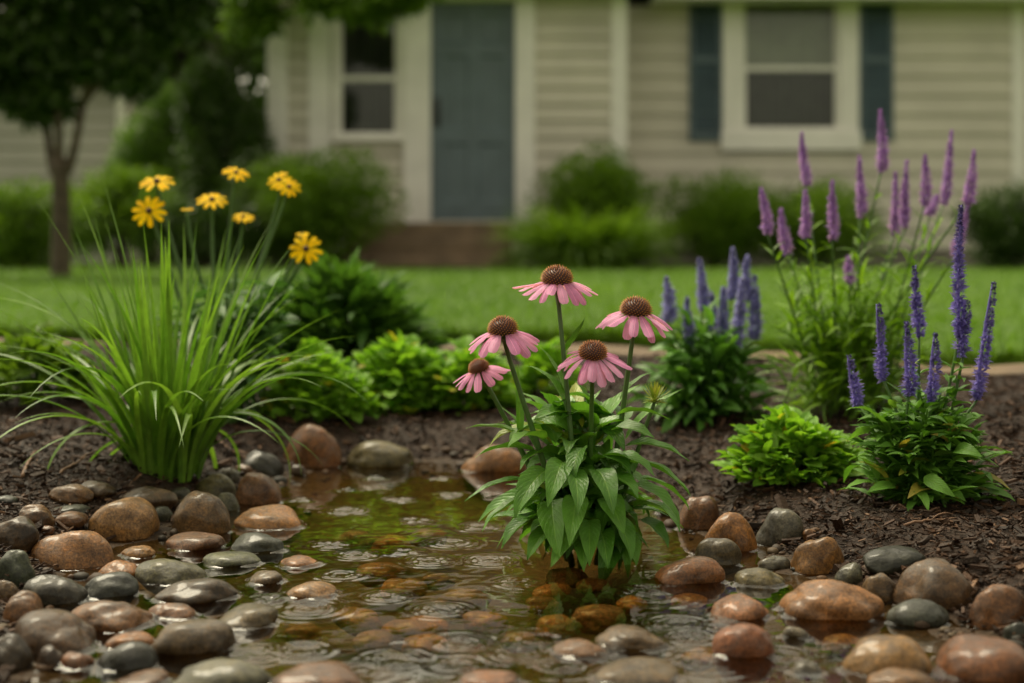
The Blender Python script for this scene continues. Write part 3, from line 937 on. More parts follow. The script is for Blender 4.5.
def cone_flower(parent, ctr, axis, rc, hc, plen, n, seed, droop):
    rg = np.random.default_rng(seed)
    M = frame_of(axis)
    g = Geo()
    az = np.arange(n) / n * 2 * pi + rg.normal(0, 0.09, n)
    dl = rg.normal(0.0, 0.09, n) + 0.27
    dirs = np.stack([np.cos(az) * np.cos(dl), np.sin(az) * np.cos(dl), -np.sin(dl)], -1)
    base = np.stack([np.cos(az) * rc * 0.78, np.sin(az) * rc * 0.78, np.full(n, -hc * 0.22)], -1)
    # petals built in flower space so that they droop about the flower's own axis
    leaves(g, base, dirs, plen * rg.uniform(0.88, 1.08, n), plen * rg.uniform(0.28, 0.36, n), rg.normal(droop * 0.8, 0.16, n), 10, 4, 'petal', -0.16, rg.normal(0, 0.14, n), 0.02, rg)
    g.v = [v @ M.T + ctr for v in g.v]
    fl = g.build('flower', M_PETAL, parent)
    g = Geo()
    # the cone: a dark dome set with pointed florets in a spiral
    k = 26; th = np.arange(k) / k * 2 * pi; rows = np.linspace(-0.45, 1, 9)
    V = [];
    for q in rows:
        rr = math.sqrt(max(0.0, 1 - max(q, 0) ** 2)) if q >= 0 else 1 - 0.25 * (q / 0.45) ** 2
        rr = max(rr, 0.02)
        V.append(np.stack([np.cos(th) * rc * 0.86 * rr, np.sin(th) * rc * 0.86 * rr, np.full(k, hc * 0.82 * q)], -1))
    V = np.stack(V)
    i, j = np.meshgrid(np.arange(len(rows) - 1), np.arange(k), indexing='ij')
    g.add(V, np.stack([i * k + j, i * k + (j + 1) % k, (i + 1) * k + (j + 1) % k, (i + 1) * k + j], -1).reshape(-1, 4), r=0.2)
    D = sph_dirs(330); D = D[D[:, 2] > -0.28]
    b = D * np.array([rc * 0.84, rc * 0.84, hc * 0.80])
    nn = nrmz(D / np.array([rc, rc, hc])); nn = nrmz(nn + [0, 0, 0.35])
    s1 = nrmz(np.cross(nn, [0.3, 0.1, 0.9])); s2 = np.cross(nn, s1)
    Ls = rc * rg.uniform(0.20, 0.30, len(D)); ws = rc * 0.058
    ring = [b + s1 * ws, b + s2 * ws, b - s1 * ws, b - s2 * ws]
    tip = b + nn * Ls[:, None]
    V = np.stack(ring + [tip], 1)
    tri = np.array([[0, 1, 4], [1, 2, 4], [2, 3, 4], [3, 0, 4]])
    uv = np.tile(np.array([[0, 0]] * 4 + [[1, 0]], float), (len(D), 1))
    rv = np.repeat(np.clip(0.25 + 0.55 * (1 - D[:, 2]) * rg.uniform(0.6, 1.2, len(D)), 0, 1), 5)
    g.add(V, (tri[None] + (np.arange(len(D)) * 5)[:, None, None]).reshape(-1, 3), uv, rv)
    g.v = [v @ M.T + ctr for v in g.v]
    g.build('cone', M_CONE, fl)
    return fl

CFD = 1.72
cf_base = hit(585, 548); cf_base[2] = -0.03
cf = thing('coneflower_plant', cf_base, 'pink coneflower with five drooping blooms standing in the shallow pond water', 'plant')
def DP(px, py, dd=0.0): return P(px, py, CFD + dd)
FL = [  # cone centre px, cone width, petal length px, base of stem px, depth, tilt, droop, petals
 (557,279,32,31,(578,500),-0.00,(0.0,-0.14,1),0.55,19),
 (503,329,30,30,(560,505),-0.03,(-0.05,-0.22,1),0.62,18),
 (636,310,32,31,(610,505),0.00,(0.05,-0.20,1),0.70,18),
 (593,353,28,29,(589,520),-0.06,(0.02,-0.38,1),0.72,20),
 (479,368,22,25,(552,510),0.02,(-0.32,-0.22,1),0.62,14),
]
for k, (x, y, cw, pl, sb, dd, ax, dr, n) in enumerate(FL):
    c = DP(x, y, dd); rc = S(cw / 2, CFD)
    ax = nrmz(np.array(ax, float))
    b0 = DP(sb[0], sb[1], 0.02 * (k - 2)); foot = np.array([cf_base[0] + (b0[0] - cf_base[0]) * 0.5, cf_base[1] + 0.01 * (k - 2), -0.02])
    g = Geo()
    top = c - ax * rc * 0.5
    pts = bez(foot, b0, top, 22, None) if k in (0, 3) else bez(foot, b0 + (b0 - foot) * 0.2, top - ax * 0.05 + [(b0[0] - top[0]) * 0.12, 0, 0], 22, top)
    tube(g, pts, np.concatenate([np.linspace(0.0042, 0.0026, 21), [0.0045]]), 8, r=0.4 + 0.1 * k)
    g.build('stem', M_STEM, cf)
    cone_flower(cf, c, ax, rc, rc * 0.86, S(pl, CFD) * 0.99, n, 20 + k, dr)
# the unopened bud
bc = DP(655, 401, 0.02); g = Geo()
bfoot = np.array([cf_base[0] + 0.02, cf_base[1], -0.02])
tube(g, bez(bfoot, DP(632, 470, 0.02), DP(640, 440, 0.02), 16, bc), np.linspace(0.0038, 0.0022, 16), 7)
g.build('stem', M_STEM, cf)
g = Geo(); rg = np.random.default_rng(77)
az = np.arange(22) * 2.4; el = np.linspace(0.5, 1.45, 22)
dirs = np.stack([np.cos(az) * np.cos(el), np.sin(az) * np.cos(el), np.sin(el)], -1)
leaves(g, bc + dirs * 0.006, dirs, 0.019, 0.0045, -0.3, 4, 2, 'lance', 0.2, 0, 0, rg)
leaves(g, bc + dirs * 0.003 - [0, 0, .004], nrmz(dirs * [1, 1, 0.3]), 0.014, 0.006, 0.5, 4, 2, 'lance', 0.2, 0, 0, rg)
g.build('bud', leaf_mat('bud_bract', (0.16, 0.24, 0.03), (0.34, 0.36, 0.06), 0.5, 0.3), cf)
# leaves: the ones the photograph shows one by one (base, tip, depth of base and tip, width px, droop), then the fill
CL = [((552,500),(550,560),-.05,-.12,30,1.1),((577,498),(573,547),-.06,-.14,27,1.0),((589,520),(590,566),-.05,-.12,24,1.0),((606,498),(617,536),-.05,-.11,26,1.1),
 ((612,515),(635,561),-.04,-.09,24,0.9),((572,528),(562,570),-.05,-.12,24,1.0),((600,530),(607,569),-.05,-.12,24,1.0),((622,535),(640,566),-.03,-.08,22,1.1),((552,530),(530,561),-.04,-.09,22,1.1),((640,520),(668,548),-.01,-.04,22,1.1),((532,518),(503,548),-.02,-.05,20,1.1),((584,540),(582,572),-.06,-.12,20,1.0),((540,500),(479,531),-.03,-.06,24,1.1),((535,452),(474,457),-.02,-.03,23,0.9),((525,437),(466,428),0,0.01,17,0.7),
 ((530,480),(465,502),-.02,-.05,15,0.8),((548,470),(521,520),-.05,-.11,28,1.2),((583,448),(568,484),-.05,-.10,22,1.0),((625,446),(689,462),-.02,-.03,24,0.9),
 ((620,462),(692,496),-.03,-.06,26,1.0),((606,476),(640,498),-.05,-.1,25,1.0),((632,485),(679,525),-.03,-.06,26,1.1),((616,415),(670,420),0.0,-.01,17,0.9),
 ((520,440),(528,364),0,.01,9,0.3),((566,412),(525,366),-.01,.02,14,1.3),((564,352),(584,318),0,-.02,9,-0.3),((566,395),(540,345),0.0,0.03,10,0.6),
 ((560,430),(520,392),.03,.06,20,0.7),((600,430),(640,385),.03,.06,18,0.8),((572,440),(600,390),.03,.07,20,0.5),((545,470),(500,405),.05,.08,16,0.6),
 ((600,440),(575,380),.04,.06,18,0.6),((640,478),(690,510),.0,.02,20,0.8),((625,440),(686,390),.05,.07,12,0.7),((560,455),(512,470),.0,-.05,24,1.1),
 ((604,458),(655,476),-.03,-.08,27,1.0),((596,470),(612,515),-.06,-.13,27,1.2),((563,462),(556,508),-.06,-.13,27,1.2),((620,400),(655,372),0.01,.02,9,0.8),
 ((570,470),(585,515),-.07,-.14,25,1.1),((545,440),(505,448),-.03,-.08,24,1.1),((612,430),(650,440),-.03,-.07,22,1.0)]
g = Geo(); rg = np.random.default_rng(41)
for (b, t_, d0, d1, wp, bd) in CL:
    p, q = DP(b[0], b[1], d0), DP(t_[0], t_[1], d1)
    d, L = chord_leaf(p, q, bd)
    leaves(g, p, d, L, S(wp, CFD) * 1.02, bd, 12, 6, 'lance', 0.20, rg.normal(0, 0.18), 0.035, rg, r=rg.uniform(0.15, 0.9))
N = 150
az = rg.random(N) * 2 * pi; hh = rg.random(N) ** 1.3
st = np.stack([np.full(N, cf_base[0]), np.full(N, cf_base[1]), 0.01 + 0.15 * hh], -1)
st[:, 0] += rg.normal(0.0, 0.022, N); st[:, 1] += rg.normal(0, 0.022, N)
el = rg.uniform(0.2, 1.0, N) + 0.25 * hh
dirs = np.stack([np.cos(az) * np.cos(el), np.sin(az) * np.cos(el), np.sin(el)], -1)
leaves(g, st, dirs, rg.uniform(0.065, 0.120, N) * (1 - 0.3 * hh), rg.uniform(0.024, 0.038, N), rg.uniform(0.6, 1.9, N), 9, 4, 'lance', 0.2, rg.normal(0, 0.25, N), 0.03, rg)
N = 80
az = rg.random(N) * 2 * pi; q = rg.random(N)
st = np.stack([cf_base[0] + rg.normal(0, .018, N), cf_base[1] + rg.normal(0, .018, N), 0.012 + 0.05 * q], -1)
el = rg.uniform(0.25, 0.9, N)
dirs = np.stack([np.cos(az) * np.cos(el), np.sin(az) * np.cos(el), np.sin(el)], -1)
leaves(g, st, dirs, rg.uniform(0.06, 0.10, N), rg.uniform(0.022, 0.034, N), rg.uniform(1.2, 2.2, N), 9, 4, 'lance', 0.2, rg.normal(0, 0.25, N), 0.03, rg)
g.build('foliage', M_CONE_LEAF, cf)

# ------------------------------------------------------------------ tall grass clump
def grass_clump(name, base, label, cat, fill, special, mat, r0, Lr, Wr, bendr, seed, group=None, ln=0.24, arch=0):
    rg = np.random.default_rng(seed); g = Geo()
    N = fill
    az = rg.random(N) * 2 * pi; rr = r0 * np.sqrt(rg.random(N))
    lean = np.abs(rg.normal(0, ln, N)) + rr / r0 * 0.16
    d = np.stack([np.cos(az) * np.sin(lean), np.sin(az) * np.sin(lean), np.cos(lean)], -1)
    b = np.stack([base[0] + np.cos(az) * rr, base[1] + np.sin(az) * rr, np.full(N, base[2] - 0.01)], -1)
    leaves(g, b, d, rg.uniform(*Lr, N), rg.uniform(*Wr, N), np.abs(rg.normal(0, 1, N)) * bendr[1] + bendr[0] + (rg.random(N) < 0.14) * 1.2, 14, 2, 'blade', 0.22, rg.normal(0, 0.5, N), 0, rg)
    if arch:                                  # looser blades that lean out and bow over
        N = arch
        az = rg.random(N) * 2 * pi; rr = r0 * (0.5 + 0.5 * rg.random(N)); lean = rg.uniform(0.10, 0.42, N)
        d = np.stack([np.cos(az) * np.sin(lean), np.sin(az) * np.sin(lean), np.cos(lean)], -1)
        b = np.stack([base[0] + np.cos(az) * rr, base[1] + np.sin(az) * rr, np.full(N, base[2] - 0.01)], -1)
        leaves(g, b, d, rg.uniform(0.24, 0.46, N), rg.uniform(Wr[0], Wr[1], N), rg.uniform(0.9, 2.3, N), 20, 2, 'blade', 0.22, rg.normal(0, 0.4, N), 0, rg)
    for (b_, t_, dd, bd, wpx) in special:
        p = P(b_[0], b_[1], base[1]); q = P(t_[0], t_[1], base[1] + dd)
        dr, L = chord_leaf(p, q, bd)
        leaves(g, p, dr, L, S(wpx * 1.15, base[1]), bd, 26, 2, 'blade', 0.2, rg.normal(0, 0.1), 0, rg)
    o = g.build(name, mat)
    o.location = tuple(base)
    me = o.data
    V = np.empty(len(me.vertices) * 3, np.float32); me.vertices.foreach_get('co', V)
    me.vertices.foreach_set('co', (V.reshape(-1, 3) - np.array(base, np.float32)).ravel())
    tag(o, label, cat, group)
    return o
gb = hit(167, 472)
SP = [((160,465),(27,184),-.02,.35,6),((158,460),(78,195),.05,.2,6),((165,460),(101,172),0,.12,8),((150,465),(70,222),.05,.2,6),((168,465),(126,236),.02,.18,6),
 ((155,465),(-12,283),.03,1.0,7),((150,465),(-15,345),0,1.3,7),((150,468),(2,449),-.08,3.2,10),((158,470),(50,508),-.12,3.3,9),((165,470),(82,474),-.10,3.4,9),
 ((180,470),(299,478),-.04,3.0,11),((178,466),(254,430),-.02,3.3,10),((185,462),(340,310),0,.75,8),((178,462),(300,296),.03,.75,8),((178,470),(204,497),-.13,3.6,10),
 ((162,470),(164,478),-.12,3.7,7),((190,466),(300,372),.05,1.4,7),((150,465),(20,405),.05,1.6,7),((146,468),(12,440),.02,2.8,9),((182,466),(262,405),-.03,2.9,10),
 ((165,462),(190,250),.03,.3,7),((170,462),(228,262),0,.35,7),((150,462),(60,280),.03,.6,7),((160,460),(36,330),.05,1.2,7),((185,465),(285,330),-.05,1.0,8),
 ((165,470),(118,474),-.12,3.6,9),((185,470),(240,470),-.1,3.5,9),((160,462),(112,240),-.03,.2,8),((172,462),(160,245),.04,.15,7),((175,462),(205,300),-.06,.4,8)]
grass_clump('tall_grass', gb, 'big clump of bright green arching grass on the left bank', 'ornamental grass', 110, SP, M_GRASS, 0.050, (0.20, 0.43), (0.0085, 0.0145), (0.05, 0.30), 14, ln=0.11, arch=40)

# ------------------------------------------------------------------ leafy mounds
def mound_geo(g, c, rx, ry, rz, n, L, W, rng, prof='oval', bend=(0.2, 0.9), shell=0.55, nu=4, nv=2, fold=0.15, up=0.5):
    d = nrmz(rng.normal(size=(n, 3))); d[:, 2] = np.abs(d[:, 2])
    rad = shell + (1 - shell) * rng.random(n) ** 0.6
    lump = 1 + 0.16 * np.sin(d[:, 0] * 5 + c[0] * 9) * np.sin(d[:, 1] * 5 + 2) + 0.1 * np.sin(d[:, 2] * 9 + d[:, 0] * 7)
    p = c + d * (rad * lump)[:, None] * np.array([rx, ry, rz])
    dr = nrmz(d * [1, 1, 0.6] + [0, 0, up] + rng.normal(0, 0.45, (n, 3)))
    dr[:, 2] = np.where(dr[:, 2] < -0.2, -dr[:, 2], dr[:, 2])
    leaves(g, p, dr, L * rng.uniform(0.7, 1.25, n), W * rng.uniform(0.75, 1.25, n), rng.uniform(*bend, n), nu, nv, prof, fold, rng.normal(0, 0.4, n), 0.03, rng)

def low_plant(name, px, py, wpx, hpx, n, Lpx, Wpx, mat, label, cat, seed, group=None, prof='oval', depth=0.8, stems=True):
    rng = np.random.default_rng(seed)
    b = hit(px, py - hpx * 0.08)
    d = b[1] + S(wpx / 2, b[1]) * depth * 0.6
    base = np.array([(px - 512) / F_PX * d, d, T((px - 512) / F_PX * d, d)])
    rx, rz = S(wpx / 2, d), S(hpx, d) * 0.92
    o = thing(name, base, label, cat, group)
    g = Geo(); mound_geo(g, base, rx * 0.9, rx * depth, rz * 0.86, n, S(Lpx, d), S(Wpx, d), rng, prof, nu=5, nv=4 if Lpx > 14 else 2)
    g.build('foliage', mat, o)
    if stems:
        g = Geo()
        for k in range(24):
            dd = nrmz(rng.normal(size=3)); dd[2] = abs(dd[2]) * 0.8 + 0.25
            tube(g, bez(base, base + [0, 0, rz * .5], base + dd * [rx * .7, rx * depth * .7, rz * .7], 6), np.linspace(.0022, .0012, 6), 5)
        g.build('stem_bundle', M_STEM, o)
    return o
G1 = 'lime green groundcover clumps'
low_plant('groundcover_plant', 318, 428, 104, 74, 620, 17, 12, M_LIME, 'lime green leafy clump behind the orange brown boulder', 'plant', 31, G1)
low_plant('groundcover_plant', 405, 420, 104, 78, 620, 18, 13, M_LIME, 'lime green leafy clump on the back bank above the mossy rock', 'plant', 32, G1)
low_plant('groundcover_plant', 468, 416, 96, 68, 520, 18, 13, M_LIME, 'lime green leafy clump on the back bank behind the smallest coneflower', 'plant', 33, G1)
low_plant('groundcover_plant', 791, 490, 130, 70, 950, 18, 12, M_LIME, 'lime green oval leaved clump on mulch left of the violet veronica', 'plant', 34, G1)
low_plant('groundcover_plant', 36, 412, 120, 72, 520, 18, 10, M_MID_LEAF, 'mid green low leafy clump behind the grass at the left edge', 'plant', 35, G1)
low_plant('groundcover_plant', 548, 402, 70, 60, 260, 16, 10, M_LIME, 'green leafy clump half hidden behind the coneflower stems', 'plant', 36, G1)

low_plant('leafy_clump', 348, 372, 130, 92, 900, 46, 12, leaf_mat('strappy_leaf', (0.040, 0.11, 0.014), (0.09, 0.20, 0.026), 0.6, 0.3, spec=0.2), 'soft dark green strappy clump behind the lime plants left of centre', 'plant', 37, prof='lance', stems=False)

# ------------------------------------------------------------------ spiky perennials
def spike(parent, p0, p1, rad, fmat, n, rng, sub_stem=True, taper=0.75, flo=0.0045, name='flower_spike', tipmat=None):
    """Flower spike from p0 up to p1: a spiral of small florets round a thin axis."""
    p0, p1 = np.asarray(p0, float), np.asarray(p1, float)
    g = Geo(); ax = p1 - p0; Ln = np.linalg.norm(ax); ax = ax / Ln
    t = np.sort(rng.random(n)) ** 0.95
    th = np.arange(n) * 2.39996 + rng.normal(0, 0.3, n)
    s1 = nrmz(np.cross(ax, [0.2, 1.0, 0.1])); s2 = np.cross(ax, s1)
    out = np.cos(th)[:, None] * s1 + np.sin(th)[:, None] * s2
    rr = rad * (1 - taper * t ** 1.6) * np.minimum(1, 0.55 + t * 4) * rng.uniform(0.8, 1.15, n)
    wob = 0.5 * rad * np.sin(t * 3.0 + rng.random() * 6)
    c = p0 + ax * (t * Ln)[:, None] + s1 * wob[:, None] * 0.6
    k = 3
    for m in range(k):
        o2 = nrmz(out + rng.normal(0, 0.5, (n, 3)) + ax * 0.35)
        leaves(g, c + out * (rr * 0.25)[:, None], o2, rr * rng.uniform(0.7, 1.5, n) + 0.001, flo * (1 - 0.5 * t) * rng.uniform(0.7, 1.3, n), rng.uniform(-0.4, 1.0, n), 2, 2, 'oval', 0.25, rng.normal(0, 1, n), 0, rng, r=np.clip(t ** 2.2 * 0.95 + rng.normal(0.05, 0.16, n), 0, 1))
    tube(g, np.array([p0 + ax * Ln * q + s1 * 0.3 * rad * math.sin(q * 3) for q in np.linspace(0, 1, 8)]), np.linspace(rad * 0.35, rad * 0.12, 8), 5, r=0.1)
    return g.build(name, fmat, parent)

def perennial(name, base, label, cat, spikes, smat, fmat, lmat, leaf_L, leaf_W, per_stem, skirt, rng, rad, nfl, flo, spread, leaf_from=0.0, leaf_to=0.85, group=None, dd_=0.06, extra=0, el_=(0.25, 0.95)):
    o = thing(name, base, label, cat, group)
    d0 = base[1]
    gl = Geo()
    def dress(pts, n):
        n = int(n)
        t = np.linspace(leaf_from, leaf_to, n) + rng.normal(0, 0.02, n); t = np.clip(t, 0, .97)
        f = t * (len(pts) - 1); i = np.minimum(f.astype(int), len(pts) - 2)
        p = pts[i] + (pts[i + 1] - pts[i]) * (f - i)[:, None]
        az = np.arange(n) * 2.4 + rng.normal(0, 0.4, n); el = rng.uniform(*el_, n)
        dr = np.stack([np.cos(az) * np.cos(el), np.sin(az) * np.cos(el), np.sin(el)], -1)
        sc_ = (1.15 - 0.75 * t)
        leaves(gl, p, dr, leaf_L * sc_ * rng.uniform(0.8, 1.2, n), leaf_W * sc_ ** 0.7 * rng.uniform(0.8, 1.2, n), rng.uniform(0.3, 1.3, n), 6, 2, 'lance', 0.2, rng.normal(0, 0.25, n), 0.02, rng)
    for k, (tx, ty, bx, by) in enumerate(spikes):
        dd = rng.uniform(-dd_, dd_)
        p1 = P(tx, ty, d0 + dd); p0 = P(bx, by, d0 + dd)
        foot = base + [rng.normal(0, spread), rng.normal(0, spread * 0.7), -0.01]
        mid = foot * 0.5 + p0 * 0.5 + [0.06 * (foot[0] - p0[0]) + rng.normal(0, .006), 0, 0]
        pts = bez(foot, mid, p0, 16)
        g = Geo(); tube(g, pts, np.linspace(0.0026, 0.0017, 16), 6, r=rng.random())
        g.build('stem', smat, o)
        Ln = np.linalg.norm(p1 - p0)
        spike(o, p0, p1, rad * rng.uniform(0.9, 1.12), fmat, max(40, int(nfl * Ln / 0.08)), rng, flo=flo)
        dress(pts, per_stem)
    for k in range(extra):                    # leafy stems that carry no flower
        az = rng.random() * 2 * pi; q = rng.uniform(0.3, 1.0)
        tip = base + np.array([math.cos(az) * skirt[0] * q, math.sin(az) * skirt[0] * q * 0.8, skirt[1] * rng.uniform(0.6, 1.15) * (1.15 - 0.35 * q)])
        pts = bez(base + [rng.normal(0, spread), rng.normal(0, spread), 0], base * 0.5 + tip * 0.5 + [0, 0, skirt[1] * .2], tip, 10)
        tube(gl, pts, np.linspace(.002, .0012, 10), 5, r=0.3)
        dress(pts, per_stem * 0.8)
    mound_geo(gl, base, skirt[0], skirt[0] * 0.85, skirt[1], skirt[2], leaf_L, leaf_W, rng, 'lance', (0.4, 1.4), 0.25, 6, 2, up=0.25)
    gl.build('foliage', lmat, o)
    return o
vb = hit(921, 503)
VS = [(848,356,858,407),(877,304,884,381),(916,265,919,337),(907,322,909,396),(935,333,931,403),(962,205,959,337),(966,300,963,357),(993,282,977,400)]
perennial('veronica_plant', vb, 'leafy veronica with violet blue flower spikes in front on the right mulch', 'plant', VS, M_STEM, M_VIOLET, M_VER_LEAF,
          0.050, 0.0185, 24, (0.088, 0.125, 140), np.random.default_rng(51), 0.0082, 150, 0.0036, 0.020, 0.02, 0.85, dd_=0.03, extra=48)
sb_ = hit(706, 418)
SS = [(667,277,668,322),(689,297,688,347),(700,258,702,310),(712,292,711,342),(722,287,722,338),(732,248,732,300),(741,278,740,345),(747,255,748,300),(756,276,752,340),(694,322,694,346)]
perennial('salvia_plant', sb_, 'bushy salvia with pale blue flower spikes in the middle distance', 'plant', SS, M_STEM, M_BLUE, M_SAL_LEAF,
          0.058, 0.02, 14, (0.095, 0.17, 320), np.random.default_rng(52), 0.0115, 150, 0.007, 0.03, 0.02, 0.9, dd_=0.05, extra=22)
lb = hit(850, 412)
LS = [(762,187,767,234),(782,208,787,254),(803,132,806,186),(804,190,806,238),(834,180,832,240),(861,156,860,218),(881,110,881,172),(897,172,893,236),(906,160,906,228),
      (927,155,924,206),(936,195,930,216),(953,131,943,204),(975,150,966,205),(967,205,955,256),(850,256,850,284)]
perennial('blazing_star_plant', lb, 'tall clump with lilac purple flower spikes behind the violet veronica', 'plant', LS, M_STEM, M_LILAC, M_LIA_LEAF,
          0.075, 0.0085, 26, (0.15, 0.26, 200), np.random.default_rng(53), 0.0092, 190, 0.0036, 0.045, 0.05, 0.93, dd_=0.10, extra=40, el_=(0.55, 1.2))

# black-eyed susans behind the grass
ub = hit(232, 400); ub[1] = 2.62; ub[0] = (232 - 512) / F_PX * 2.62; ub[2] = T(ub[0], ub[1])
su = thing('black_eyed_susan_plant', ub, 'yellow daisy clump with dark centred blooms rising behind the tall grass', 'plant')
UF = [(157,182,34,(0,-0.55,1)),(149,211,33,(0.05,-0.95,0.45)),(236,173,26,(0.3,-0.6,1)),(212,200,30,(0.1,-0.6,1)),(279,180,24,(-0.2,-0.75,0.7)),(289,187,24,(0.25,-0.75,0.7)),
      (243,217,22,(0.1,-0.5,1)),(306,249,32,(0.05,-0.9,0.5)),(302,234,14,(0,-0.3,1)),(187,209,13,(0,-0.2,1)),(283,429-70,12,(0,-.4,1))]
rg = np.random.default_rng(61)
for k, (x, y, wd, ax) in enumerate(UF):
    d = ub[1] + rg.uniform(-0.06, 0.06); c = P(x, y, d); r_ = S(wd / 2, d); ax = nrmz(np.array(ax, float)); M = frame_of(ax)
    foot = ub + [rg.normal(0, 0.04), rg.normal(0, 0.04), 0]
    sx0 = P(215 + (x - 225) * 0.35, 320, d)
    g = Geo(); tube(g, bez(foot, sx0, c - ax * 0.05, 16, c - ax * 0.004), np.linspace(0.0048, 0.0032, 16), 6)
    g.build('stem', M_STEM, su)
    g = Geo(); n = 10
    az = np.arange(n) / n * 2 * pi + rg.normal(0, .08, n)
    dirs = np.stack([np.cos(az), np.sin(az), np.full(n, 0.12)], -1)
    leaves(g, dirs * [r_ * .2, r_ * .2, 0], dirs, r_ * 0.88, r_ * 0.32, 0.5, 5, 2, 'petal', 0.1, rg.normal(0, .1, n), 0, rg)
    g.v = [v @ M.T + c for v in g.v]
    f = g.build('flower', M_YEL, su)
    g = Geo(); D = ICO_S = ico(2)
    g.add(D[0] * [r_ * .19, r_ * .19, r_ * .18] @ M.T + c + ax * r_ * 0.06, D[1])
    g.build('flower_eye', M_EYE if wd > 15 else M_STEM, f)
g = Geo()
for k in range(46):
    az = rg.random() * 2 * pi; q = rg.uniform(0.2, 1)
    tip = ub + np.array([math.cos(az) * 0.15 * q + 0.02, math.sin(az) * 0.13 * q, rg.uniform(0.10, 0.30)])
    pts = bez(ub + [rg.normal(0, .03), rg.normal(0, .03), 0], ub * .5 + tip * .5 + [0, 0, .06], tip, 8)
    tube(g, pts, np.linspace(.0022, .0014, 8), 5, r=.4)
    n = 8; t = rg.uniform(0.25, 1, n); i = np.minimum((t * 7).astype(int), 6); p = pts[i]
    a2 = rg.random(n) * 6.28; el = rg.uniform(0, .8, n)
    leaves(g, p, np.stack([np.cos(a2) * np.cos(el), np.sin(a2) * np.cos(el), np.sin(el)], -1), rg.uniform(.045, .085, n), rg.uniform(.018, .028, n), rg.uniform(.3, 1.3, n), 5, 2, 'lance', .15, rg.normal(0, .3, n), .02, rg)
g.build('foliage', M_SUS_LEAF, su)

# ------------------------------------------------------------------ the house
HY, WY = 15.2, 16.2           # door wall, recessed right wall
def hx(px, y=HY): return (px - 512) / F_PX * y
def hz(py, y=HY): return CAM_H - (py - HOR) / F_PX * y
GZ = T(0, 15) + 0.02
house = thing('house', (hx(470), HY, GZ), 'cream clapboard house with a slate blue front door', 'house')
def siding(name, x0, x1, z0, z1, y, holes, pitch, mat, parent, flip=False):
    g = Geo(); z = z0
    while z < z1 - 1e-4:
        zt = min(z + pitch, z1); zm = (z + zt) / 2
        cuts = sorted([h for h in holes if h[2] < zm < h[3]])
        a = x0; spans = []
        for h in cuts:
            if h[0] > a: spans.append((a, min(h[0], x1)))
            a = max(a, h[1])
        if a < x1: spans.append((a, x1))
        for (p, q) in spans:
            e = 0.036
            prof = [(y, zt), (y - e, z), (y, z)]
            V = [(p, *prof[0]), (q, *prof[0]), (q, *prof[1]), (p, *prof[1]), (p, *prof[2]), (q, *prof[2])]
            g.add(V, np.array([[0, 3, 2, 1], [3, 4, 5, 2]]), r=0)
        z = zt
    return g.build(name, mat, parent, smooth=False)
def part(name, mat, parent, *a, b=0.01):
    g = Geo(); add_bevel(g, *a, b=b); return g.build(name, mat, parent, smooth=False)

def window(parent, px0, px1, py0, py1, y, cas, rail_py, blind=True):
    """Double hung window: casing mesh, with sashes, panes and blind as its children."""
    x0, x1, z1, z0 = hx(px0, y), hx(px1, y), hz(py0, y), hz(py1, y)
    c = cas
    g = Geo()
    add_bevel(g, x0, x0 + c, y - 0.06, y + 0.06, z0 + c, z1 - c, b=.008); add_bevel(g, x1 - c, x1, y - 0.06, y + 0.06, z0 + c, z1 - c, b=.008)
    add_bevel(g, x0, x1, y - 0.063, y + 0.06, z1 - c, z1, b=.008); add_bevel(g, x0 - .02, x1 + .02, y - 0.10, y + 0.06, z0, z0 + c, b=.008)
    w_ = g.build('window', M_TRIM, parent, smooth=False)
    ix0, ix1, iz0, iz1 = x0 + c, x1 - c, z0 + c, z1 - c
    zr = hz(rail_py, y); s = 0.05
    for lo, hi, yy in ((iz0, zr + .03, y - .005), (zr - .03, iz1, y + .03)):
        g = Geo()
        box(g, ix0, ix0 + s, yy - .02, yy + .02, lo + s, hi - s); box(g, ix1 - s, ix1, yy - .02, yy + .02, lo + s, hi - s)
        box(g, ix0, ix1, yy - .022, yy + .02, lo, lo + s); box(g, ix0, ix1, yy - .022, yy + .02, hi - s, hi)
        g.build('sash', M_TRIM, w_, smooth=False)
        g = Geo(); box(g, ix0 + s, ix1 - s, yy - .003, yy + .003, lo + s, hi - s); g.build('pane', M_GLASS, w_, smooth=False)
    g = Geo()
    if blind:
        zz = zr + 0.05
        while zz < iz1:
            V = [(ix0, y + .09, zz), (ix1, y + .09, zz), (ix1, y + .12, zz + .045), (ix0, y + .12, zz + .045)]
            g.add(V, np.array([[0, 1, 2, 3]])); zz += 0.04
        for q in (0.36, 0.70):
            xx = ix0 + (ix1 - ix0) * q; box(g, xx - .012, xx + .012, y + .075, y + .085, zr + .02, iz1)
        g.build('blind', M_BLIND, w_, smooth=False)
    g = Geo(); xx = np.linspace(ix0, ix1, 60); yv = y + .22 + .03 * np.sin(xx * 40)
    V = np.concatenate([np.column_stack([xx, yv, np.full(60, iz0)]), np.column_stack([xx, yv, np.full(60, iz1)])])
    g.add(V, np.array([[k, k + 1, 61 + k, 60 + k] for k in range(59)])); g.build('curtain', M_CURT, w_)
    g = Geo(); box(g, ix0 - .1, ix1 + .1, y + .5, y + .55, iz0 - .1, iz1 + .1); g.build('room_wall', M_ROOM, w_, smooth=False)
    return (x0 + .02, x1 - .02, z0 + .02, z1 - .02)

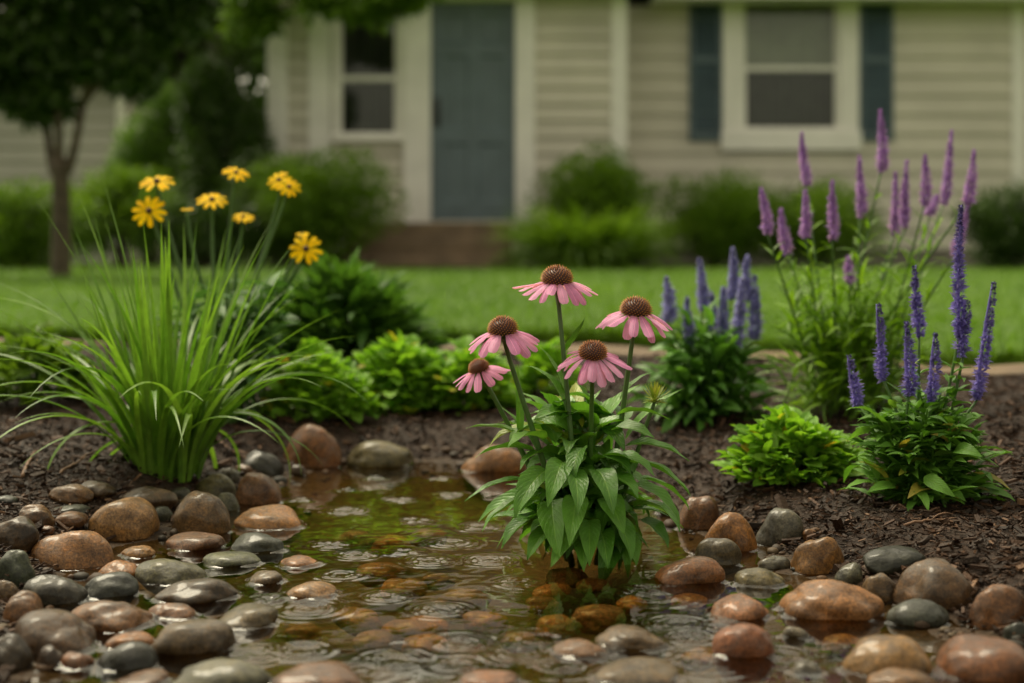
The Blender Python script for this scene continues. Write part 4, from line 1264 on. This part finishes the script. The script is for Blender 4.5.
xl, xr = hx(269), hx(625)
top = 3.15
h1 = window(house, 333, 404, -30, 142, HY, 0.05, 79, blind=False)
part('trim_board', M_TRIM, house, hx(309), hx(331), HY - .05, HY + .06, GZ + .152, top)
dx0, dx1, dz0, dz1 = hx(431), hx(515), hz(222), hz(2)
siding('wall', xl, xr, GZ + 0.15, top, HY, [h1, (dx0 - .15, dx1 + .15, dz0 - .05, dz1 + .15)], 0.178, M_SIDING, house)
part('corner_trim', M_TRIM, house, xl - .02, hx(288), HY - .04, HY + .10, GZ + .15, top)
part('corner_trim', M_TRIM, house, hx(611), xr + .02, HY - .04, HY + .10, GZ + .15, top)
g = Geo()
add_bevel(g, hx(404), dx0, HY - .09, HY + .10, dz0 - .02, dz1, b=.012); add_bevel(g, dx1, hx(535), HY - .09, HY + .10, dz0 - .02, dz1, b=.012)
add_bevel(g, hx(404), hx(535), HY - .095, HY + .10, dz1, dz1 + .2, b=.012)
g.build('door_frame', M_TRIM, house, smooth=False)
def make_door():
    g = Geo(); y = HY + .03; w_ = dx1 - dx0; hh = dz1 - dz0
    xsd = [0, .12, .45, .55, .88, 1]; zsd = [0, .09, .36, .42, .76, .81, .95, 1]
    for i in range(5):
        for j in range(7):
            X0, X1 = dx0 + w_ * xsd[i], dx0 + w_ * xsd[i + 1]; Z0, Z1 = dz0 + hh * zsd[j], dz0 + hh * zsd[j + 1]
            if i in (1, 3) and j in (1, 3, 5):
                m = .03; V = [(X0, y, Z0), (X1, y, Z0), (X1, y, Z1), (X0, y, Z1), (X0 + m, y + .02, Z0 + m), (X1 - m, y + .02, Z0 + m), (X1 - m, y + .02, Z1 - m), (X0 + m, y + .02, Z1 - m)]
                g.add(V, np.array([[0, 1, 5, 4], [1, 2, 6, 5], [2, 3, 7, 6], [3, 0, 4, 7], [4, 5, 6, 7]]))
            else:
                g.add([(X0, y, Z0), (X1, y, Z0), (X1, y, Z1), (X0, y, Z1)], np.array([[0, 1, 2, 3]]))
    box(g, dx0, dx1, y + .025, y + .05, dz0, dz1)
    d = g.build('door', M_DOOR, house, smooth=False)
    g = Geo(); X = hx(437); Z = hz(112)
    add_bevel(g, X - .03, X + .03, y - .012, y, Z - .16, Z + .16, b=.005)
    tube(g, bez((X, y - .01, Z + .12), (X, y - .09, Z), (X, y - .01, Z - .12), 10), .014, 8)
    g.build('handle', M_METAL, d)
make_door()
part('foundation', plain('concrete', (0.22, 0.20, 0.17), .85, .2, 4, .01, 30), house, xl, xr, HY + .005, HY + .3, GZ - .2, GZ + .15)
# recessed right wall
x2 = hx(1018, WY)
h2 = window(house, 722, 858, -32, 151, WY, 0.22, 69)
siding('wall', xr + .003, x2, GZ + .2, 3.15, WY, [h2], 0.219, M_SIDING, house)
part('corner_trim', M_TRIM, house, hx(1011, WY), hx(1024, WY), WY - .04, WY + .06, GZ + .2, 3.15)
siding('wall', hx(1024, WY), 9.0, GZ + .2, 3.15, WY, [], 0.219, M_SIDING, house)
part('foundation', MATS['concrete'], house, xr + .003, 9.0, WY + .005, WY + .3, GZ - .2, GZ + .2)
for a, b_ in ((689, 721), (859, 892)):
    g = Geo(); x0, x1, z0, z1 = hx(a, WY), hx(b_, WY), hz(141, WY), hz(-20, WY); y = WY - .05
    box(g, x0, x0 + .05, y - .02, y + .03, z0, z1); box(g, x1 - .05, x1, y - .02, y + .03, z0, z1)
    for z in (z0, (z0 + z1) / 2 - .04, z1 - .08): box(g, x0 + .05, x1 - .05, y - .018, y + .028, z, z + .08)
    z = z0 + .09
    while z < z1 - .09:
        g.add([(x0 + .05, y - .012, z), (x1 - .05, y - .012, z), (x1 - .05, y + .02, z + .05), (x0 + .05, y + .02, z + .05)], np.array([[0, 1, 2, 3]])); z += .045
    g.build('shutter', M_SHUT, house, smooth=False)
# side and return walls, roof
g = Geo(); box(g, xl, xl + .08, HY + .10, HY + 8, GZ, top); box(g, xr - .08, xr - .002, HY + .10, WY + .2, GZ, top); box(g, xl, 9, HY + 8, HY + 8.1, GZ, top)
box(g, 8.92, 9.0, WY + .1, HY + 8, GZ, 3.15)
g.build('side_wall', M_SIDING, house, smooth=False)
g = Geo()
def slab(g, x0, x1, ya, za, yb, zb, th=.12):
    V = [(x0, ya, za), (x1, ya, za), (x1, yb, zb), (x0, yb, zb)]; V += [(a, b, c + th) for a, b, c in V]
    g.add(V, np.array([[0, 3, 2, 1], [4, 5, 6, 7], [0, 1, 5, 4], [1, 2, 6, 5], [2, 3, 7, 6], [3, 0, 4, 7]]))
slab(g, xl - .45, xr + .35, HY - .5, top + .02, HY + 4.2, 5.3); slab(g, xl - .45, xr + .35, HY + 8.6, top + .02, HY + 4.2, 5.3)
slab(g, xr + .36, 9.5, WY - .5, 3.19, HY + 4.2, 5.0); slab(g, xr + .36, 9.5, HY + 8.6, 3.19, HY + 4.2, 5.0)
g.build('roof', M_ROOF, house, smooth=False)
g = Geo(); box(g, xl - .45, xr + .35, HY - .47, HY + .02, top - .03, top - .003); box(g, xr + .36, 9.5, WY - .47, WY + .02, 3.16, 3.185)
g.build('soffit', M_TRIM, house, smooth=False)
g = Geo(); add_bevel(g, xl - .46, xr + .36, HY - .53, HY - .50, top - .05, top + .12); add_bevel(g, xr + .37, 9.5, WY - .53, WY - .50, 3.15, 3.3)
g.build('fascia', M_TRIM, house, smooth=False)

# front steps
st = thing('front_steps', (hx(450), 14.4, GZ), 'low brown steps leading up to the blue front door', 'steps')
sx0, sx1 = hx(352, 14.6), hx(512, 14.6)
zt = dz0 - .02
hgt = (zt - GZ + .05) / 3
part('landing', M_STEP, st, sx0, sx1, 14.35, HY - .10, GZ - .05, zt, b=.015)
part('tread', M_STEP, st, sx0 + .003, sx1 - .08, 14.05, 14.348, GZ - .05, zt - hgt, b=.015)
part('tread', M_STEP, st, sx0 + .006, sx1 - .15, 13.75, 14.048, GZ - .05, zt - 2 * hgt, b=.015)
strip('walkway', [(hx(425, 13.7), y) for y in np.linspace(12.9, 13.76, 6)], 1.25, M_PATH, 0.062)

# neighbour house
nb = thing('neighbour_house', (-8.5, 19.5, GZ), 'grey clapboard house side seen behind the dark tree', 'house')
siding('wall', -13.5, hx(126, 19.5), GZ, 2.75, 19.5, [], .2, M_NEIGH, nb)
g = Geo(); box(g, -13.5, hx(126, 19.5), 19.52, 26, GZ, 2.74); g.build('side_wall', M_NEIGH, nb, smooth=False)
g = Geo(); slab(g, -14, hx(126, 19.5) + .4, 19.0, 2.72, 22.8, 4.6); slab(g, -14, hx(126, 19.5) + .4, 26.5, 2.72, 22.8, 4.6); g.build('roof', M_ROOF, nb, smooth=False)
part('corner_trim', M_TRIM, nb, hx(126, 19.5) - .12, hx(126, 19.5) + .01, 19.44, 19.515, GZ, 2.72)

# ------------------------------------------------------------------ shrubs and trees
def shrub(name, px, py_top, wpx, d, n, mat, label, cat, seed, group=None, leaf=0.05, depth=0.8, prof='oval', Wf=0.55, up=0.5, trunk=True):
    rng = np.random.default_rng(seed)
    x = (px - 512) / F_PX * d; z0 = T(x, d); zt = CAM_H - (py_top - HOR) / F_PX * d
    rx, hh = S(wpx / 2, d) * 1.22, (zt - z0) * 1.06
    o = thing(name, (x, d, z0), label, cat, group)
    g = Geo()
    nc = 22
    dd = nrmz(rng.normal(size=(nc, 3)))
    for k in range(nc):                       # leaf clumps through the crown, with gaps between them
        c = np.array([x, d, z0 + hh * 0.5]) + dd[k] * np.array([rx * .62, rx * depth * .62, hh * .33]) * rng.uniform(.6, 1.05)
        m = n // nc; q = nrmz(rng.normal(size=(m, 3))); rr = rng.random(m) ** 0.45
        rad = np.array([rx * .42, rx * depth * .42, hh * .26]) * rng.uniform(.75, 1.15)
        p = c + q * rr[:, None] * rad
        p[:, 2] = np.maximum(p[:, 2], z0 + .02)
        dr = nrmz(q + [0, 0, up] + rng.normal(0, .5, (m, 3)))
        leaves(g, p, dr, leaf * rng.uniform(.7, 1.3, m), leaf * Wf * rng.uniform(.8, 1.2, m), rng.uniform(.1, .9, m), 3, 1, prof, 0, rng.normal(0, .8, m), 0, rng, r=np.clip(rng.normal(.5, .22, m) + rng.normal(0, .18), 0, 1))
    g.build('foliage', mat, o)
    g = Geo()
    for k in range(9):
        c = np.array([x, d, z0 + hh * .4]) + dd[k] * np.array([rx * .6, rx * depth * .6, hh * .3])
        tube(g, bez((x + rng.normal(0, .05), d, z0 - .03), (x, d, z0 + hh * .3), c, 6), np.linspace(.02, .008, 6), 5)
    g.build('branch_frame', M_BARK, o)
    return o
G2 = 'shrubs along the house front'
shrub('shrub', 318, 146, 150, 13.6, 15000, M_MID_LEAF, 'dense rounded hedge shrub under the window left of the door', 'shrub', 71, G2)
shrub('shrub', 258, 160, 90, 13.9, 6000, M_DARK_LEAF, 'dark shrub at the left corner of the house', 'shrub', 72, G2)
shrub('shrub', 595, 146, 128, 14.3, 15000, M_MID_LEAF, 'dense round clipped shrub right of the front door', 'shrub', 73, G2)
shrub('shrub', 715, 178, 140, 14.6, 12000, M_MID_LEAF, 'green feathery shrub under the shuttered window', 'shrub', 74, G2, leaf=.07, Wf=.3, prof='lance', up=1.2)
shrub('shrub', 818, 188, 150, 14.6, 11000, M_MID_LEAF, 'green shrub behind the lilac spikes under the siding', 'shrub', 75, G2, leaf=.07, Wf=.3, prof='lance', up=1.2)
shrub('shrub', 1006, 184, 100, 13.6, 8000, M_DARK_LEAF, 'dark green shrub at the right edge of the house front', 'shrub', 76, G2)
G3 = 'shrubs in the left yard'
shrub('shrub', 25, 190, 130, 13.0, 9000, M_MID_LEAF, 'leafy shrub below the dark tree at the left edge', 'shrub', 77, G3)
shrub('shrub', 120, 175, 120, 13.6, 8000, M_MID_LEAF, 'green shrub right of the dark tree trunk', 'shrub', 78, G3)
shrub('shrub', 205, 200, 110, 13.2, 8000, M_DARK_LEAF, 'low dark shrub behind the yellow daisies', 'shrub', 79, G3)
shrub('tall_shrub', 222, 60, 110, 15.0, 13000, M_DARK_LEAF, 'tall dark shrub standing at the left end of the house', 'shrub', 80, G3, leaf=.07)
shrub('tall_shrub', 152, 78, 80, 16.5, 9000, M_PALE_LEAF, 'tall pale green shrub between the two houses', 'shrub', 81, G3, leaf=.07)
mb = np.array([hx(586, 13.2), 13.2, T(hx(586, 13.2), 13.2)])
grass_clump('mounding_grass', mb, 'mounding strappy grass in front of the round clipped shrub', 'ornamental grass', 900, [], M_MID_LEAF, 0.36, (0.5, 0.95), (0.025, 0.04), (0.9, 0.55), 16)

def tree(name, px, d, top_py, crown, n, mat, label, seed, group=None, leaf=.08, trunks=1, r0=.09, fork=.5, fork_py=None):
    rng = np.random.default_rng(seed)
    x = (px - 512) / F_PX * d; z0 = T(x, d)
    o = thing(name, (x, d, z0), label, 'tree', group)
    g = Geo(); tips = []
    centers = [P(a, b, d + e) for a, b, r, e in crown]
    zb = z0 - .1
    if fork_py is not None:                     # one stem up to the fork, then several limbs
        zb = P(px, fork_py, d)[2]
        tube(g, bez((x, d, z0 - .1), (x + .02, d, (z0 + zb) / 2), (x, d, zb + .05), 10), np.linspace(r0 * 1.7, r0 * 1.35, 10), 10)
    for k in range(trunks):
        bx = x + (k - (trunks - 1) / 2) * r0 * .5 if fork_py is not None else x + (k - (trunks - 1) / 2) * r0 * 1.4
        f = np.array([x + (k - (trunks - 1) / 2) * fork, d + rng.normal(0, .1), z0 + (centers[0][2] - z0) * .7])
        pts = bez((bx, d, zb), (bx + (f[0] - bx) * .2, d, z0 + (f[2] - z0) * .5), f, 10)
        tube(g, pts, np.linspace(r0, r0 * .6, 10), 9); tips.append(f)
    for k, c in enumerate(centers):
        f = tips[int(np.argmin([abs(t[0] - c[0]) for t in tips]))]
        tube(g, bez(f, f * .5 + c * .5 + [0, 0, .15], c, 8), np.linspace(r0 * .5, r0 * .15, 8), 6)
    g.build('trunk', M_BARK, o)
    g = Geo(); tot = sum(r ** 2 for a, b, r, e in crown)
    for c, (a, b, r, e) in zip(centers, crown):
        rad = S(r, d); m = int(n * r * r / tot)
        nc = 14; cc = nrmz(rng.normal(size=(nc, 3))) * rad * .62 * rng.random((nc, 1)) ** .4
        idx = rng.integers(0, nc, m); q = nrmz(rng.normal(size=(m, 3)))
        p = c + (cc[idx] + q * rad * .42 * rng.random((m, 1)) ** .5) * [1, 1, .8]
        dr = nrmz(q * [1, 1, .4] + [0, 0, -.25] + rng.normal(0, .5, (m, 3)))
        leaves(g, p, dr, leaf * rng.uniform(.7, 1.3, m), leaf * .5 * rng.uniform(.8, 1.2, m), rng.uniform(.1, .9, m), 3, 1, 'oval', 0, rng.normal(0, .8, m), 0, rng)
    g.build('crown', mat, o)
    return o
tree('dark_tree', 60, 10.5, 0, [(60,30,75,0),(-10,60,70,0),(130,50,62,0),(20,-40,110,.4),(120,-50,110,-.3),(178,12,42,0),(-70,10,90,0),(40,95,40,0)],
     64000, M_DARK_LEAF, 'dark multi stemmed tree with hanging crown at the upper left', 90, leaf=.085, trunks=3, r0=.045, fork=.17, fork_py=165)
tree('leafy_tree', 216, 15.9, 0, [(225,-60,90,0),(300,-50,60,-2),(258,8,40,-1.5),(322,-4,36,-2.4),(370,-2,34,-2.4),(405,-12,30,-2.4),(215,20,50,0)],
     15000, M_MID_LEAF, 'loose green tree at the house corner with branches hanging before the left window', 95, leaf=.10, trunks=1, r0=.08)
G4 = 'trees behind the houses'
LB = ['tall dark tree above the neighbour house roof', 'broad green tree behind the gap between the houses', 'green tree behind the tall dark shrub',
      'far tree above the left end of the house roof', 'far tree beyond the neighbour house at the left', 'far tree behind the middle of the house roof', 'far tree behind the right part of the house roof', 'far tree beyond the right end of the house']
for k, (px, d, ct, r, mt) in enumerate([(20,29,-20,170,M_DARK_LEAF),(165,25,30,130,M_PALE_LEAF),(235,27,10,140,M_MID_LEAF),(320,30,-60,140,M_DARK_LEAF),(-190,28,0,180,M_MID_LEAF),(520,34,-90,170,M_MID_LEAF),(800,34,-80,170,M_DARK_LEAF),(1080,33,-50,190,M_MID_LEAF)]):
    rg = np.random.default_rng(200 + k)
    cr = [(px + rg.uniform(-.7, .7) * r, ct + rg.uniform(-.75, .75) * r, r * rg.uniform(.4, .62), rg.uniform(-1.5, 1.5)) for _ in range(9)]
    cr.insert(0, (px, ct, r * .6, 0))
    tree('leafy_tree', px, d, 0, cr, 9000, mt, LB[k], 210 + k, G4, leaf=.26, trunks=1, r0=.2)

settle()
